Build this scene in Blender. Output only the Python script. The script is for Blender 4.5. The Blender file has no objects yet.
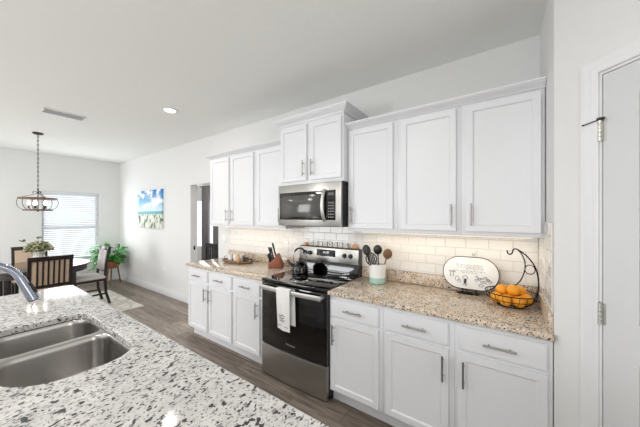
import bpy, bmesh, math, random
from mathutils import Vector, Matrix
random.seed(7)
R = math.radians
scene = bpy.context.scene
col = scene.collection

# ------------------------------------------------------------------ camera, world, lights, exposure
cam_d = bpy.data.cameras.new('camera'); cam = bpy.data.objects.new('camera', cam_d); col.objects.link(cam)
cam.location = (-0.2172, -2.3973, 1.5122); cam.rotation_euler = (R(90), 0, 0.6112)
cam_d.sensor_width = 36; cam_d.lens = 260.3 / 640 * 36; cam_d.shift_y = 3.03 / 640
cam_d.clip_start = 0.02; cam_d.clip_end = 100
scene.camera = cam
scene.view_settings.view_transform = 'Standard'; scene.view_settings.look = 'None'
scene.view_settings.gamma = 1; scene.view_settings.use_curve_mapping = False
scene.view_settings.exposure = -0.14

world = bpy.data.worlds.new('daylight'); scene.world = world; world.use_nodes = True
wb = world.node_tree.nodes['Background']; wb.inputs[0].default_value = (0.90, 0.95, 1.0, 1); wb.inputs[1].default_value = 1.75

def area(name, loc, target, sx, sy, power, color=(1, 1, 1), spread=180):
    d = bpy.data.lights.new(name, 'AREA'); d.shape = 'RECTANGLE'; d.size = sx; d.size_y = sy
    d.energy = power; d.color = color; d.spread = R(spread)
    o = bpy.data.objects.new(name, d); col.objects.link(o); o.location = loc
    o.rotation_euler = (Vector(target) - Vector(loc)).to_track_quat('-Z', 'Y').to_euler()
    return o
area('fill_rear_kitchen', (-1.0, -5.90, 1.25), (-1.0, 0, 4.2), 3.0, 2.0, 30, (1.0, 0.985, 0.96))  # added fill behind the camera, tilted up to lift the ceiling
area('fill_rear_dining', (-5.6, -5.90, 1.4), (-5.6, 0, 3.4), 2.2, 1.7, 110, (0.97, 0.985, 1.0))  # added fill behind the camera, brightens the dining end
area('fill_aisle_side', (2.90, -2.55, 1.2), (-.6, -1.3, 0.9), 1.5, 2.0, 42, (1.0, 0.985, 0.96))  # added fill beyond the aisle end, for the lower cabinets
area('daylight_window', (-7.74, -0.86, 1.30), (-3, -1.2, 1.6), 0.85, 1.4, 20, (0.95, 0.98, 1.0))
area('daylight_hall', (-6.6, 1.60, 1.32), (-6.6, 0.0, 1.32), 1.3, 1.25, 14, (0.95, 0.98, 1.0))
area('hall_fill', (-5.2, 0.8, 2.77), (-5.2, 0.8, 0), 0.4, 0.4, 40, (1, 0.97, 0.93))  # added fill without a fixture, brightens the hall
for lx, ly, p in ((-1.2, -2.7, 12), (-2.9, -2.9, 12), (-6.2, -3.6, 20), (0.2, -4.4, 34), (-1.8, -4.4, 38), (-3.8, -4.4, 34)):
    area('recessed_and_fill_glow', (lx, ly, 2.786), (lx, ly + .0001, 0), .3, .3, p, (1, .985, .965))  # fills added out of view, no fixtures; they lift the lower cabinets

# ------------------------------------------------------------------ materials
def new_mat(name):
    m = bpy.data.materials.new(name); m.use_nodes = True
    return m, m.node_tree.nodes, m.node_tree.links, m.node_tree.nodes['Principled BSDF']
def rgb(h):
    def f(c):
        c = c / 255
        return c / 12.92 if c <= .04045 else ((c + .055) / 1.055) ** 2.4
    return (f(h[0]), f(h[1]), f(h[2]), 1)
def plain(name, c, rough=.5, metal=0, var=.03, scale=25, bump=0, bscale=150, emit=0, alpha=None, coat=0, trans=0, spec=None, stretch=(1, 1, 1)):
    m, n, l, b = new_mat(name)
    c = rgb(c)
    tc = n.new('ShaderNodeTexCoord'); mp = n.new('ShaderNodeMapping'); mp.inputs['Scale'].default_value = stretch
    l.new(tc.outputs['Object'], mp.inputs[0])
    no = n.new('ShaderNodeTexNoise'); no.inputs['Scale'].default_value = scale; no.inputs['Detail'].default_value = 4
    l.new(mp.outputs[0], no.inputs['Vector'])
    cr = n.new('ShaderNodeValToRGB')
    cr.color_ramp.elements[0].position = .3; cr.color_ramp.elements[1].position = .7
    cr.color_ramp.elements[0].color = tuple(max(0, x * (1 - var)) for x in c[:3]) + (1,)
    cr.color_ramp.elements[1].color = tuple(min(1, x * (1 + var)) for x in c[:3]) + (1,)
    l.new(no.outputs['Fac'], cr.inputs[0]); l.new(cr.outputs[0], b.inputs['Base Color'])
    b.inputs['Roughness'].default_value = rough; b.inputs['Metallic'].default_value = metal
    if spec is not None: b.inputs['Specular IOR Level'].default_value = spec
    if coat: b.inputs['Coat Weight'].default_value = coat; b.inputs['Coat Roughness'].default_value = .05
    if trans: b.inputs['Transmission Weight'].default_value = trans
    if bump:
        n2 = n.new('ShaderNodeTexNoise'); n2.inputs['Scale'].default_value = bscale; n2.inputs['Detail'].default_value = 3
        l.new(mp.outputs[0], n2.inputs['Vector'])
        bp = n.new('ShaderNodeBump'); bp.inputs['Strength'].default_value = bump; bp.inputs['Distance'].default_value = .004
        l.new(n2.outputs['Fac'], bp.inputs['Height']); l.new(bp.outputs[0], b.inputs['Normal'])
    if emit:
        b.inputs['Emission Color'].default_value = c; b.inputs['Emission Strength'].default_value = emit
    return m

def granite(name, light, cream, mid, dark, rough, mid_th=.56, dark_th=.62, sc=1.0):
    m, n, l, b = new_mat(name)
    tc = n.new('ShaderNodeTexCoord')
    def noise(scale, detail, rg=.5, off=0):
        mp = n.new('ShaderNodeMapping'); mp.inputs['Location'].default_value = (off, off * 1.7, off * .3)
        mp.inputs['Rotation'].default_value = (0, 0, .6); mp.inputs['Scale'].default_value = (1, .72, 1)
        l.new(tc.outputs['Object'], mp.inputs[0])
        t = n.new('ShaderNodeTexNoise'); t.inputs['Scale'].default_value = scale * sc; t.inputs['Detail'].default_value = detail
        t.inputs['Roughness'].default_value = rg; l.new(mp.outputs[0], t.inputs['Vector'])
        return t.outputs['Fac']
    def ramp(src, a, c, ca=(0, 0, 0, 1), cb=(1, 1, 1, 1)):
        r = n.new('ShaderNodeValToRGB'); e = r.color_ramp.elements
        e[0].position = a; e[1].position = c; e[0].color = ca; e[1].color = cb
        l.new(src, r.inputs[0]); return r.outputs[0]
    def mix(f, a, c):
        x = n.new('ShaderNodeMix'); x.data_type = 'RGBA'
        l.new(f, x.inputs['Factor']); l.new(a, x.inputs['A']) if not isinstance(a, tuple) else setattr(x.inputs['A'], 'default_value', a)
        l.new(c, x.inputs['B']) if not isinstance(c, tuple) else setattr(x.inputs['B'], 'default_value', c)
        return x.outputs['Result']
    base = ramp(noise(16, 5, .6, 3), .38, .62, rgb(light), rgb(cream))
    base = mix(ramp(noise(110, 4, .65, 9), mid_th - .04, mid_th + .06), base, rgb(mid))
    base = mix(ramp(noise(60, 2, .5, 21), .60, .66), base, tuple(x * .75 for x in rgb(mid)[:3]) + (1,))
    base = mix(ramp(noise(72, 1.2, .4, 31), dark_th, dark_th + .03), base, rgb(dark))
    base = mix(ramp(noise(150, 1.0, .4, 44), dark_th + .02, dark_th + .05), base, rgb(dark))
    l.new(base, b.inputs['Base Color']); b.inputs['Roughness'].default_value = rough
    return m

def floor_mat():
    m, n, l, b = new_mat('plank_floor')
    tc = n.new('ShaderNodeTexCoord')
    br = n.new('ShaderNodeTexBrick'); br.inputs['Scale'].default_value = 1
    br.inputs['Brick Width'].default_value = 1.2; br.inputs['Row Height'].default_value = .15
    br.inputs['Mortar Size'].default_value = .0022; br.inputs['Mortar Smooth'].default_value = .2
    br.inputs['Color1'].default_value = rgb((156, 143, 132)); br.inputs['Color2'].default_value = rgb((124, 112, 102))
    br.inputs['Mortar'].default_value = rgb((84, 74, 66)); br.offset = .37
    l.new(tc.outputs['Object'], br.inputs['Vector'])
    mp = n.new('ShaderNodeMapping'); mp.inputs['Scale'].default_value = (1.6, 17, 1); l.new(tc.outputs['Object'], mp.inputs[0])
    no = n.new('ShaderNodeTexNoise'); no.inputs['Scale'].default_value = 2.2; no.inputs['Detail'].default_value = 8; no.inputs['Roughness'].default_value = .65
    l.new(mp.outputs[0], no.inputs['Vector'])
    cr = n.new('ShaderNodeValToRGB'); cr.color_ramp.elements[0].position = .32; cr.color_ramp.elements[1].position = .7
    cr.color_ramp.elements[0].color = (.42, .41, .40, 1); cr.color_ramp.elements[1].color = (1.38, 1.36, 1.34, 1)
    l.new(no.outputs['Fac'], cr.inputs[0])
    mx = n.new('ShaderNodeMix'); mx.data_type = 'RGBA'; mx.blend_type = 'MULTIPLY'; mx.inputs['Factor'].default_value = 1
    l.new(br.outputs['Color'], mx.inputs['A']); l.new(cr.outputs[0], mx.inputs['B'])
    l.new(mx.outputs['Result'], b.inputs['Base Color']); b.inputs['Roughness'].default_value = .42
    return m

def painting_mat(w, z0, z1):
    m, n, l, b = new_mat('beach_canvas_paint')
    tc = n.new('ShaderNodeTexCoord'); sp = n.new('ShaderNodeSeparateXYZ'); l.new(tc.outputs['Object'], sp.inputs[0])
    mr = n.new('ShaderNodeMapRange'); mr.inputs['From Min'].default_value = z0; mr.inputs['From Max'].default_value = z1
    l.new(sp.outputs['Z'], mr.inputs['Value'])
    cr = n.new('ShaderNodeValToRGB'); E = cr.color_ramp.elements
    E[0].position = 0; E[0].color = rgb((226, 226, 214)); E[1].position = 1; E[1].color = rgb((30, 120, 195))
    for p, c in ((.36, (222, 226, 216)), (.385, (90, 165, 180)), (.44, (120, 190, 205)), (.455, (214, 234, 242)), (.7, (128, 192, 230))):
        e = E.new(p); e.color = rgb(c)
    l.new(mr.outputs[0], cr.inputs[0])
    def noise(s, d, sx=1, sz=1):
        mp = n.new('ShaderNodeMapping'); mp.inputs['Scale'].default_value = (sx, 1, sz); l.new(tc.outputs['Object'], mp.inputs[0])
        t = n.new('ShaderNodeTexNoise'); t.inputs['Scale'].default_value = s; t.inputs['Detail'].default_value = d; l.new(mp.outputs[0], t.inputs['Vector']); return t.outputs['Fac']
    def ramp(s, a, c):
        r = n.new('ShaderNodeValToRGB'); r.color_ramp.elements[0].position = a; r.color_ramp.elements[1].position = c; l.new(s, r.inputs[0]); return r.outputs[0]
    def mul(a, c):
        x = n.new('ShaderNodeMath'); x.operation = 'MULTIPLY'; l.new(a, x.inputs[0]); l.new(c, x.inputs[1]); return x.outputs[0]
    def mix(f, a, c):
        x = n.new('ShaderNodeMix'); x.data_type = 'RGBA'; l.new(f, x.inputs['Factor']); l.new(a, x.inputs['A']); x.inputs['B'].default_value = rgb(c); return x.outputs['Result']
    cloud = mul(ramp(noise(3.0, 5, 1, 1.6), .47, .58), ramp(mr.outputs[0], .46, .6))
    c = mix(cloud, cr.outputs[0], (246, 248, 250))
    inv = n.new('ShaderNodeMath'); inv.operation = 'SUBTRACT'; inv.inputs[0].default_value = 1; l.new(ramp(mr.outputs[0], .33, .40), inv.inputs[1])
    grass = mul(ramp(noise(9, 6, 1.4, .8), .50, .56), inv.outputs[0])
    c = mix(grass, c, (92, 118, 74))
    l.new(c, b.inputs['Base Color']); b.inputs['Roughness'].default_value = .6
    return m

def ring_mat(name, pale, dark, scale):
    m, n, l, b = new_mat(name)
    tc = n.new('ShaderNodeTexCoord'); t = n.new('ShaderNodeTexVoronoi'); t.inputs['Scale'].default_value = scale
    t.feature = 'DISTANCE_TO_EDGE'; l.new(tc.outputs['Object'], t.inputs['Vector'])
    cr = n.new('ShaderNodeValToRGB'); cr.color_ramp.elements[0].position = .02; cr.color_ramp.elements[1].position = .14
    cr.color_ramp.elements[0].color = rgb(dark); cr.color_ramp.elements[1].color = rgb(pale)
    l.new(t.outputs['Distance'], cr.inputs[0]); l.new(cr.outputs[0], b.inputs['Base Color']); b.inputs['Roughness'].default_value = .95
    return m

M = {}
M['wall'] = plain('wall_paint', (226, 226, 225), .75, var=.008, bump=.12, bscale=90)
M['ceil'] = plain('ceiling_paint', (241, 242, 239), .9, var=.01, bump=.2, bscale=60)
M['trim'] = plain('trim_paint', (227, 228, 229), .35, var=.005)
M['cab'] = plain('cabinet_paint', (229, 230, 233), .32, var=.006)
M['doorp'] = plain('door_paint', (211, 212, 213), .4, var=.006)
M['nickel'] = plain('brushed_nickel', (158, 154, 149), .3, 1, var=.06, stretch=(1, 1, 12))
M['chrome'] = plain('polished_chrome', (160, 165, 178), .08, 1, var=.01)
M['steel'] = plain('stainless_steel', (180, 179, 175), .30, 1, var=.04, scale=6, stretch=(1, 1, 60))
M['bright_steel'] = plain('satin_steel_bar', (212, 210, 206), .42, 1, var=.02)
M['sink'] = plain('sink_steel', (176, 173, 170), .27, 1, var=.05, scale=5, stretch=(40, 1, 1))
M['blackglass'] = plain('black_glass', (5, 5, 6), .04, var=0, coat=.5)
M['window_dark'] = plain('oven_window_glass', (22, 20, 19), .05, var=.02)
M['mwglass'] = plain('microwave_window_mesh', (78, 76, 74), .12, var=.03)
M['blackp'] = plain('black_plastic', (20, 20, 21), .35, var=.05)
M['blackm'] = plain('black_metal', (24, 22, 21), .4, .7, var=.05)
M['bronze'] = plain('dark_bronze', (62, 56, 50), .45, .6, var=.08)
M['ringwood'] = plain('ring_wood', (112, 90, 76), .6, var=.2, stretch=(1, 1, 8))
M['gran_w'] = granite('pale_granite', (204, 202, 199), (186, 184, 181), (152, 150, 149), (62, 61, 62), .07, .58, .63, .9)
M['gran_b'] = granite('warm_granite', (230, 218, 202), (218, 194, 166), (160, 150, 144), (62, 56, 55), .10, .56, .62, 1.3)
M['tile'] = plain('glazed_tile', (238, 235, 230), .12, var=.012, scale=9)
M['grout'] = plain('grout', (206, 202, 196), .85, var=.02)
M['darkwood'] = plain('espresso_wood', (30, 22, 20), .32, var=.25, stretch=(8, 8, 1))
M['topwood'] = plain('espresso_table_wood', (44, 33, 29), .16, var=.2, stretch=(1, 9, 1), coat=.4)
M['fabric'] = plain('upholstery_shaded_tan', (196, 172, 150), .9, var=.05, bump=.3, bscale=400)  # same upholstery as the grey one, with shade put into the colour
M['fabric_lit'] = plain('upholstery_lit_grey', (205, 200, 198), .9, var=.05, bump=.3, bscale=400)  # same upholstery as the tan one, coloured as it looks when lit
M['white'] = plain('white_ceramic', (240, 239, 236), .2, var=.008)
M['teal'] = plain('aqua_glaze', (170, 206, 194), .25, var=.03)
M['redwood'] = plain('cherry_wood', (142, 78, 52), .4, var=.15, stretch=(8, 8, 1))
M['spoonwood'] = plain('acacia_wood', (120, 84, 56), .5, var=.2, stretch=(6, 6, 1))
M['traywood'] = plain('weathered_wood', (136, 110, 90), .7, var=.2, stretch=(10, 1, 1))
M['tan'] = plain('tan_wood', (214, 170, 120), .5, var=.1)
M['orange'] = plain('orange_peel', (250, 168, 40), .42, var=.08, bump=.25, bscale=300)
M['towel'] = plain('cotton_towel', (238, 237, 235), .95, var=.01, bump=.4, bscale=500)
M['ink'] = plain('dark_ink', (60, 60, 62), .8, var=.1)
M['greyprint'] = plain('grey_print', (150, 150, 150), .5, var=.02)
M['slat'] = plain('blind_slat', (248, 249, 250), .4, var=.004)
_n, _l = M['slat'].node_tree.nodes, M['slat'].node_tree.links
_t = _n.new('ShaderNodeBsdfTranslucent'); _t.inputs[0].default_value = (.95, .96, .98, 1)
_x = _n.new('ShaderNodeMixShader'); _x.inputs[0].default_value = .45
_o = [q for q in _n if q.type == 'OUTPUT_MATERIAL'][0]
_l.new(_n['Principled BSDF'].outputs[0], _x.inputs[1]); _l.new(_t.outputs[0], _x.inputs[2]); _l.new(_x.outputs[0], _o.inputs[0])
M['curtain'] = plain('charcoal_curtain', (112, 110, 112), .95, var=.06, stretch=(30, 1, 1))
M['leaf'] = plain('pothos_leaf', (86, 178, 84), .4, var=.45, scale=14)
M['stem'] = plain('plant_stem', (96, 120, 60), .6, var=.1)
M['sage'] = plain('sage_leaf', (118, 122, 88), .8, var=.3, scale=40)
M['cream'] = plain('cream_flower', (206, 198, 170), .8, var=.15, scale=60)
M['pot'] = plain('pot_wood', (140, 84, 58), .6, var=.2)
M['vase'] = plain('vase_glass_frost', (232, 226, 220), .25, var=.01)
M['kettle'] = plain('kettle_steel', (68, 66, 66), .12, 1, var=.02)
M['rug'] = ring_mat('rug_pile', (222, 217, 209), (196, 189, 180), 5)
M['bulb'] = plain('bulb_glow', (255, 246, 232), .4, emit=12, var=0)
M['led'] = plain('led_diffuser', (255, 240, 214), .5, emit=3, var=0)
M['candle'] = plain('candle_sleeve', (236, 230, 218), .5, var=.01)
M['floor'] = floor_mat()
def glass_mat(name, c=(255, 255, 255), rough=0.0):
    m, n, l, b = new_mat(name)
    for x in list(n):
        if x.type == 'BSDF_PRINCIPLED': n.remove(x)
    out = [x for x in n if x.type == 'OUTPUT_MATERIAL'][0]
    g = n.new('ShaderNodeBsdfGlossy'); g.inputs['Roughness'].default_value = .02
    t = n.new('ShaderNodeBsdfTransparent'); t.inputs['Color'].default_value = rgb(c)
    lw = n.new('ShaderNodeLayerWeight'); lw.inputs[0].default_value = .5
    pw = n.new('ShaderNodeMath'); pw.operation = 'POWER'; pw.inputs[1].default_value = 4; l.new(lw.outputs['Facing'], pw.inputs[0])
    f = n.new('ShaderNodeMath'); f.operation = 'MULTIPLY_ADD'; f.inputs[1].default_value = .4; f.inputs[2].default_value = .03; l.new(pw.outputs[0], f.inputs[0])
    x = n.new('ShaderNodeMixShader'); l.new(f.outputs[0], x.inputs[0]); l.new(t.outputs[0], x.inputs[1]); l.new(g.outputs[0], x.inputs[2]); l.new(x.outputs[0], out.inputs[0])
    return m
M['pane'] = glass_mat('window_pane')
M['jar'] = glass_mat('jar_glass', (225, 228, 225))

# ------------------------------------------------------------------ mesh helpers
class MB:
    def __init__(s): s.bm = bmesh.new(); s.mats = []; s.cur = 0
    def use(s, mat):
        if mat not in s.mats: s.mats.append(mat)
        s.cur = s.mats.index(mat); return s
    def _mark(s, before):
        for f in s.bm.faces:
            if f not in before: f.material_index = s.cur
    def _join(s, b2):
        for f in b2.faces: f.material_index = s.cur
        me = bpy.data.meshes.new('tmp'); b2.to_mesh(me); b2.free(); s.bm.from_mesh(me); bpy.data.meshes.remove(me); return s
    def box(s, x0, x1, y0, y1, z0, z1, bev=0, seg=2, mx=None):
        b = bmesh.new(); r = bmesh.ops.create_cube(b, size=1)
        for v in b.verts: v.co = Vector((x0 + (v.co.x + .5) * (x1 - x0), y0 + (v.co.y + .5) * (y1 - y0), z0 + (v.co.z + .5) * (z1 - z0)))
        if bev: bmesh.ops.bevel(b, geom=list(b.edges), offset=bev, segments=seg, affect='EDGES', profile=.5)
        if mx is not None: bmesh.ops.transform(b, matrix=mx, verts=b.verts)
        return s._join(b)
    def prism(s, pts, h, mx=None, bev=0, seg=2):          # polygon in xy extruded 0..h in z then mx
        b = bmesh.new(); vs = [b.verts.new((p[0], p[1], 0)) for p in pts]; f = b.faces.new(vs)
        e = bmesh.ops.extrude_face_region(b, geom=[f]); bmesh.ops.translate(b, vec=(0, 0, h), verts=[v for v in e['geom'] if isinstance(v, bmesh.types.BMVert)])
        bmesh.ops.recalc_face_normals(b, faces=b.faces)
        if bev:
            bmesh.ops.bevel(b, geom=[x for x in b.edges if abs(x.verts[0].co.z - x.verts[1].co.z) < 1e-6], offset=bev, segments=seg, affect='EDGES', profile=.5)
        if mx is not None: bmesh.ops.transform(b, matrix=mx, verts=b.verts)
        return s._join(b)
    def lathe(s, prof, c=(0, 0, 0), seg=24, mx=None, sx=1, sy=1):
        b = bmesh.new(); rings = []
        for r, z in prof:
            if r < 1e-5: rings.append([b.verts.new((c[0], c[1], c[2] + z))])
            else: rings.append([b.verts.new((c[0] + sx * r * math.cos(2 * math.pi * i / seg), c[1] + sy * r * math.sin(2 * math.pi * i / seg), c[2] + z)) for i in range(seg)])
        for a, d in zip(rings, rings[1:]):
            for i in range(seg):
                j = (i + 1) % seg
                if len(a) == 1 and len(d) == 1: continue
                if len(a) == 1: b.faces.new((a[0], d[i], d[j]))
                elif len(d) == 1: b.faces.new((a[i], a[j], d[0]))
                else: b.faces.new((a[i], a[j], d[j], d[i]))
        bmesh.ops.recalc_face_normals(b, faces=b.faces)
        if mx is not None: bmesh.ops.transform(b, matrix=mx, verts=b.verts)
        return s._join(b)
    def tube(s, pts, r, seg=8, closed=False, flat=None):
        pts = [Vector(p) for p in pts]; n = len(pts); b = bmesh.new(); rings = []; up = None
        rs = r if isinstance(r, (list, tuple)) else [r] * n
        for i, p in enumerate(pts):
            if closed: t = pts[(i + 1) % n] - pts[i - 1]
            else: t = pts[min(i + 1, n - 1)] - pts[max(i - 1, 0)]
            t.normalize()
            if up is None: up = Vector((0, 0, 1)) if abs(t.z) < .9 else Vector((1, 0, 0))
            u = t.cross(up)
            if u.length < 1e-4: u = t.orthogonal()
            u.normalize(); w = u.cross(t).normalized(); up = w
            fl = flat or 1
            rings.append([b.verts.new(p + (u * math.cos(a) * rs[i] * fl + w * math.sin(a) * rs[i])) for a in [2 * math.pi * k / seg for k in range(seg)]])
        for i in range(n if closed else n - 1):
            a, d = rings[i], rings[(i + 1) % n]
            for k in range(seg): b.faces.new((a[k], a[(k + 1) % seg], d[(k + 1) % seg], d[k]))
        if not closed: b.faces.new(rings[0]); b.faces.new(rings[-1])
        bmesh.ops.recalc_face_normals(b, faces=b.faces)
        return s._join(b)
    def ball(s, c, r, sc=(1, 1, 1), u=16, v=10, mx=None):
        b = bmesh.new(); bmesh.ops.create_uvsphere(b, u_segments=u, v_segments=v, radius=r)
        for x in b.verts: x.co = Vector((x.co.x * sc[0], x.co.y * sc[1], x.co.z * sc[2])) + Vector(c)
        if mx is not None: bmesh.ops.transform(b, matrix=mx, verts=b.verts)
        return s._join(b)
    def quad(s, a, b_, c, d):
        s.bm.faces.new([s.bm.verts.new(x) for x in (a, b_, c, d)]).material_index = s.cur; return s
    def build(s, name, mat=None, parent=None, angle=35, kind=None):
        me = bpy.data.meshes.new(name)
        if parent is not None:
            m = Matrix.Identity(4); o = parent; chain = []
            while o is not None: chain.append(o); o = o.parent
            for o in reversed(chain): m = m @ o.matrix_basis
            bmesh.ops.transform(s.bm, matrix=m.inverted(), verts=s.bm.verts)
        s.bm.to_mesh(me); s.bm.free()
        for p in me.polygons: p.use_smooth = True
        me.set_sharp_from_angle(angle=R(angle))
        for x in (s.mats or [mat]): me.materials.append(x)
        ob = bpy.data.objects.new(name, me); col.objects.link(ob)
        if parent is not None: ob.parent = parent
        if kind: ob['kind'] = kind
        return ob

def thing(name, label, cat, loc=(0, 0, 0), group=None):
    o = bpy.data.objects.new(name, None); o.empty_display_size = .05; col.objects.link(o); o.location = loc
    return tag(o, label, cat, group)
def tag(o, label, cat, group=None):
    o['label'] = label; o['category'] = cat
    if group: o['group'] = group
    return o
def kids(o): return [c for c in bpy.data.objects if c.parent == o]
def copy_tree(o, parent=None):
    c = o.copy(); col.objects.link(c); c.parent = parent
    for ch in kids(o): copy_tree(ch, c)
    return c
def text(body, size, mat, parent, mx, name='lettering', extrude=.0004):
    cu = bpy.data.curves.new('t', 'FONT'); cu.body = body; cu.size = size; cu.extrude = extrude; cu.align_x = 'CENTER'; cu.align_y = 'CENTER'
    o = bpy.data.objects.new('t', cu); col.objects.link(o)
    me = bpy.data.meshes.new_from_object(o.evaluated_get(bpy.context.evaluated_depsgraph_get()))
    bpy.data.objects.remove(o)
    b = MB(); b.bm.from_mesh(me); bpy.data.meshes.remove(me)
    bmesh.ops.transform(b.bm, matrix=mx, verts=b.bm.verts)
    return b.build(name, mat, parent)
FACE_Y = Matrix(((1, 0, 0, 0), (0, 0, -1, 0), (0, 1, 0, 0), (0, 0, 0, 1)))   # xy -> xz, z -> -y
def T(x, y, z): return Matrix.Translation((x, y, z))
def rrect(x0, x1, y0, y1, rad, n=8):                 # rad: one or four (x1y1, x0y1, x0y0, x1y0)
    r = rad if isinstance(rad, (list, tuple)) else [rad] * 4
    out = []
    for (cx, cy, a0), q in zip(((x1, y1, 0), (x0, y1, 90), (x0, y0, 180), (x1, y0, 270)), r):
        ox = cx - q if cx == x1 else cx + q; oy = cy - q if cy == y1 else cy + q
        for i in range(n + 1):
            a = R(a0 + 90 * i / n); out.append((ox + q * math.cos(a), oy + q * math.sin(a)))
    return out

# ------------------------------------------------------------------ structure
CE = 2.796; XL = -7.82; WX1 = 3.0; YB = -6.0
MB().box(XL - .15, WX1 + .15, YB - .15, 0.0, -.08, 0).box(-8.4, -3.0, 0.0, 1.62, -.08, 0).build('floor', M['floor'], kind='structure')
MB().box(XL - .15, WX1 + .15, YB - .15, 1.62, CE, CE + .08).build('ceiling', M['ceil'], kind='structure')
OX0, OX1, OZ = -4.64, -3.80, 2.07
MB().box(XL - .15, OX0, 0, .12, 0, CE).box(OX1, .12, 0, .12, 0, CE).box(OX0, OX1, 0, .12, OZ, CE).build('wall_back', M['wall'], kind='structure')
wy0, wy1, wz0, wz1 = -1.322, -.41, .56, 2.035
MB().box(XL - .15, XL, YB, wy0, 0, CE).box(XL - .15, XL, wy1, 0, 0, CE).box(XL - .15, XL, wy0, wy1, 0, wz0).box(XL - .15, XL, wy0, wy1, wz1, CE).build('wall_left', M['wall'], kind='structure')
# right side: short return wall, diagonal pantry wall, then on to the right
A = Vector((0, -.611)); S2 = 2 ** .5
def dg(s, off=0, z=0): return Vector((s / S2 + off / S2 * -1, -.611 - s / S2 - off / S2, z))   # off>0 stands out into the kitchen
def dbox(b, s0, s1, o0, o1, z0, z1, bev=0):
    mx = Matrix.Translation((0, -.611, 0)) @ Matrix.Rotation(R(-45), 4, 'Z')
    b.box(s0, s1, -o1, -o0, z0, z1, bev, mx=mx); return b      # local x along the wall, -y into the room
ds0, ds1, dz = .199, .91, 2.135
b = MB().box(0, .12, -.611, 0, 0, CE)
mxd = Matrix.Translation((0, -.611, 0)) @ Matrix.Rotation(R(-45), 4, 'Z')
b.prism([(0, 0), (ds0 - .012, 0), (ds0 - .012, .12), (.05, .12)], CE, mxd)
dbox(b, ds0 - .012, ds1 + .012, -.12, 0, dz + .012, CE); dbox(b, ds1 + .012, 1.25, -.12, 0, 0, CE)
e = dg(1.25)
b.box(e.x, WX1, e.y - 0, e.y + .12, 0, CE)
b.build('wall_right', M['wall'], kind='structure')
MB().box(WX1, WX1 + .12, YB, e.y, 2.3, CE).box(WX1, WX1 + .12, YB, -3.4, 0, 2.3).box(WX1, WX1 + .12, -1.7, e.y, 0, 2.3).build('wall_side', M['wall'], kind='structure')
b = MB()
for x0, x1 in ((XL, -6.75), (-4.45, -2.55), (.55, WX1)): b.box(x0, x1, YB - .12, YB, 0, CE)
b.box(-6.75, -4.45, YB - .12, YB, 0, .5).box(-6.75, -4.45, YB - .12, YB, 2.3, CE).box(-2.55, .55, YB - .12, YB, 2.3, CE)
b.build('wall_front', M['wall'], kind='structure')
# hall behind the doorway
MB().box(-8.4, -7.30, 1.5, 1.62, 0, CE).box(-5.9, -3.0, 1.5, 1.62, 0, CE).box(-7.30, -5.9, 1.5, 1.62, 0, .66).box(-7.30, -5.9, 1.5, 1.62, 1.98, CE)\
    .box(-8.4, -8.28, .12, 1.5, 0, CE).box(-3.12, -3.0, .12, 1.5, 0, CE).build('wall_hall', M['wall'], kind='structure')

# baseboards
def bboard(b, x0, x1): b.box(x0, x1, -.016, 0, 0, .115, .003).box(x0, x1, -.011, 0, .112, .135, .004)
b = MB(); bboard(b, XL, OX0 - .004); bboard(b, OX1 + .004, -3.545)
b.build('baseboard_back', M['trim'], kind='structure')
MB().box(XL, XL + .016, YB, -.016, 0, .115, .003).box(XL, XL + .011, YB, -.011, .112, .135, .004).build('baseboard_left', M['trim'], kind='structure')
b = MB(); dbox(b, .012, ds0 - .07, 0, .014, 0, .13, .003); b.build('baseboard_right', M['trim'], kind='structure')
MB().box(-7.9, -3.12, 1.486, 1.5, 0, .13, .003).build('baseboard_hall', M['trim'], kind='structure')

# doorway jamb lining (drywall return with thin casing bead) and strike plate
b = MB().box(OX0 - .002, OX0 + .014, -.002, .122, 0, OZ - .014).box(OX1 - .014, OX1 + .002, -.002, .122, 0, OZ - .014).box(OX0 - .002, OX1 + .002, -.002, .122, OZ - .014, OZ + .002)
jt = b.build('trim_1', M['trim'], kind='structure')
MB().box(OX0 + .013, OX0 + .016, .055, .085, .93, 1.0, .001).ball((OX0 + .016, .07, .965), .008, u=8, v=6).build('strike_plate', M['blackm'], jt)

# pantry door, casing, hinges
d1 = MB()
b2 = bmesh.new()
mx = mxd
def panel_leaf(x0, x1, z0, z1, y0, y1, panels, mxx):
    """door leaf facing -y with recessed panels"""
    b = MB(); xs = sorted({x0, x1} | {p[0] for p in panels} | {p[1] for p in panels}); zs = sorted({z0, z1} | {p[2] for p in panels} | {p[3] for p in panels})
    b.box(x0, x1, y0 + .012, y1, z0, z1, mx=mxx)
    for i in range(len(xs) - 1):
        for j in range(len(zs) - 1):
            inside = any(abs(p[0] - xs[i]) < 1e-6 and p[1] >= xs[i + 1] - 1e-6 and p[2] <= zs[j] + 1e-6 and p[3] >= zs[j + 1] - 1e-6 for p in panels)
            if not inside: b.box(xs[i], xs[i + 1], y0, y0 + .013, zs[j], zs[j + 1], mx=mxx)
    for p in panels:
        b.prism([(p[0] + .03, p[2] + .03), (p[1] - .03, p[2] + .03), (p[1] - .03, p[3] - .03), (p[0] + .03, p[3] - .03)], .007, mxx @ T(0, y0 + .012, 0) @ FACE_Y, bev=.005)
    return b
door = panel_leaf(ds0 + .003, ds1 - .003, .012, dz - .003, .002, .037, [(ds0 + .117, ds1 - .117, .24, .92), (ds0 + .117, ds1 - .117, 1.08, dz - .13)], mxd).build('door_1', M['doorp'], kind='structure')
b = MB()
b.lathe([(0, 0), (.026, 0), (.026, .006), (.011, .01), (.011, .03), (.026, .045), (.026, .06), (0, .068)], seg=20, mx=mxd @ T(ds1 - .07, .002, .92) @ Matrix.Rotation(R(90), 4, 'X'))
b.build('door_knob', M['nickel'], door)
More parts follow.
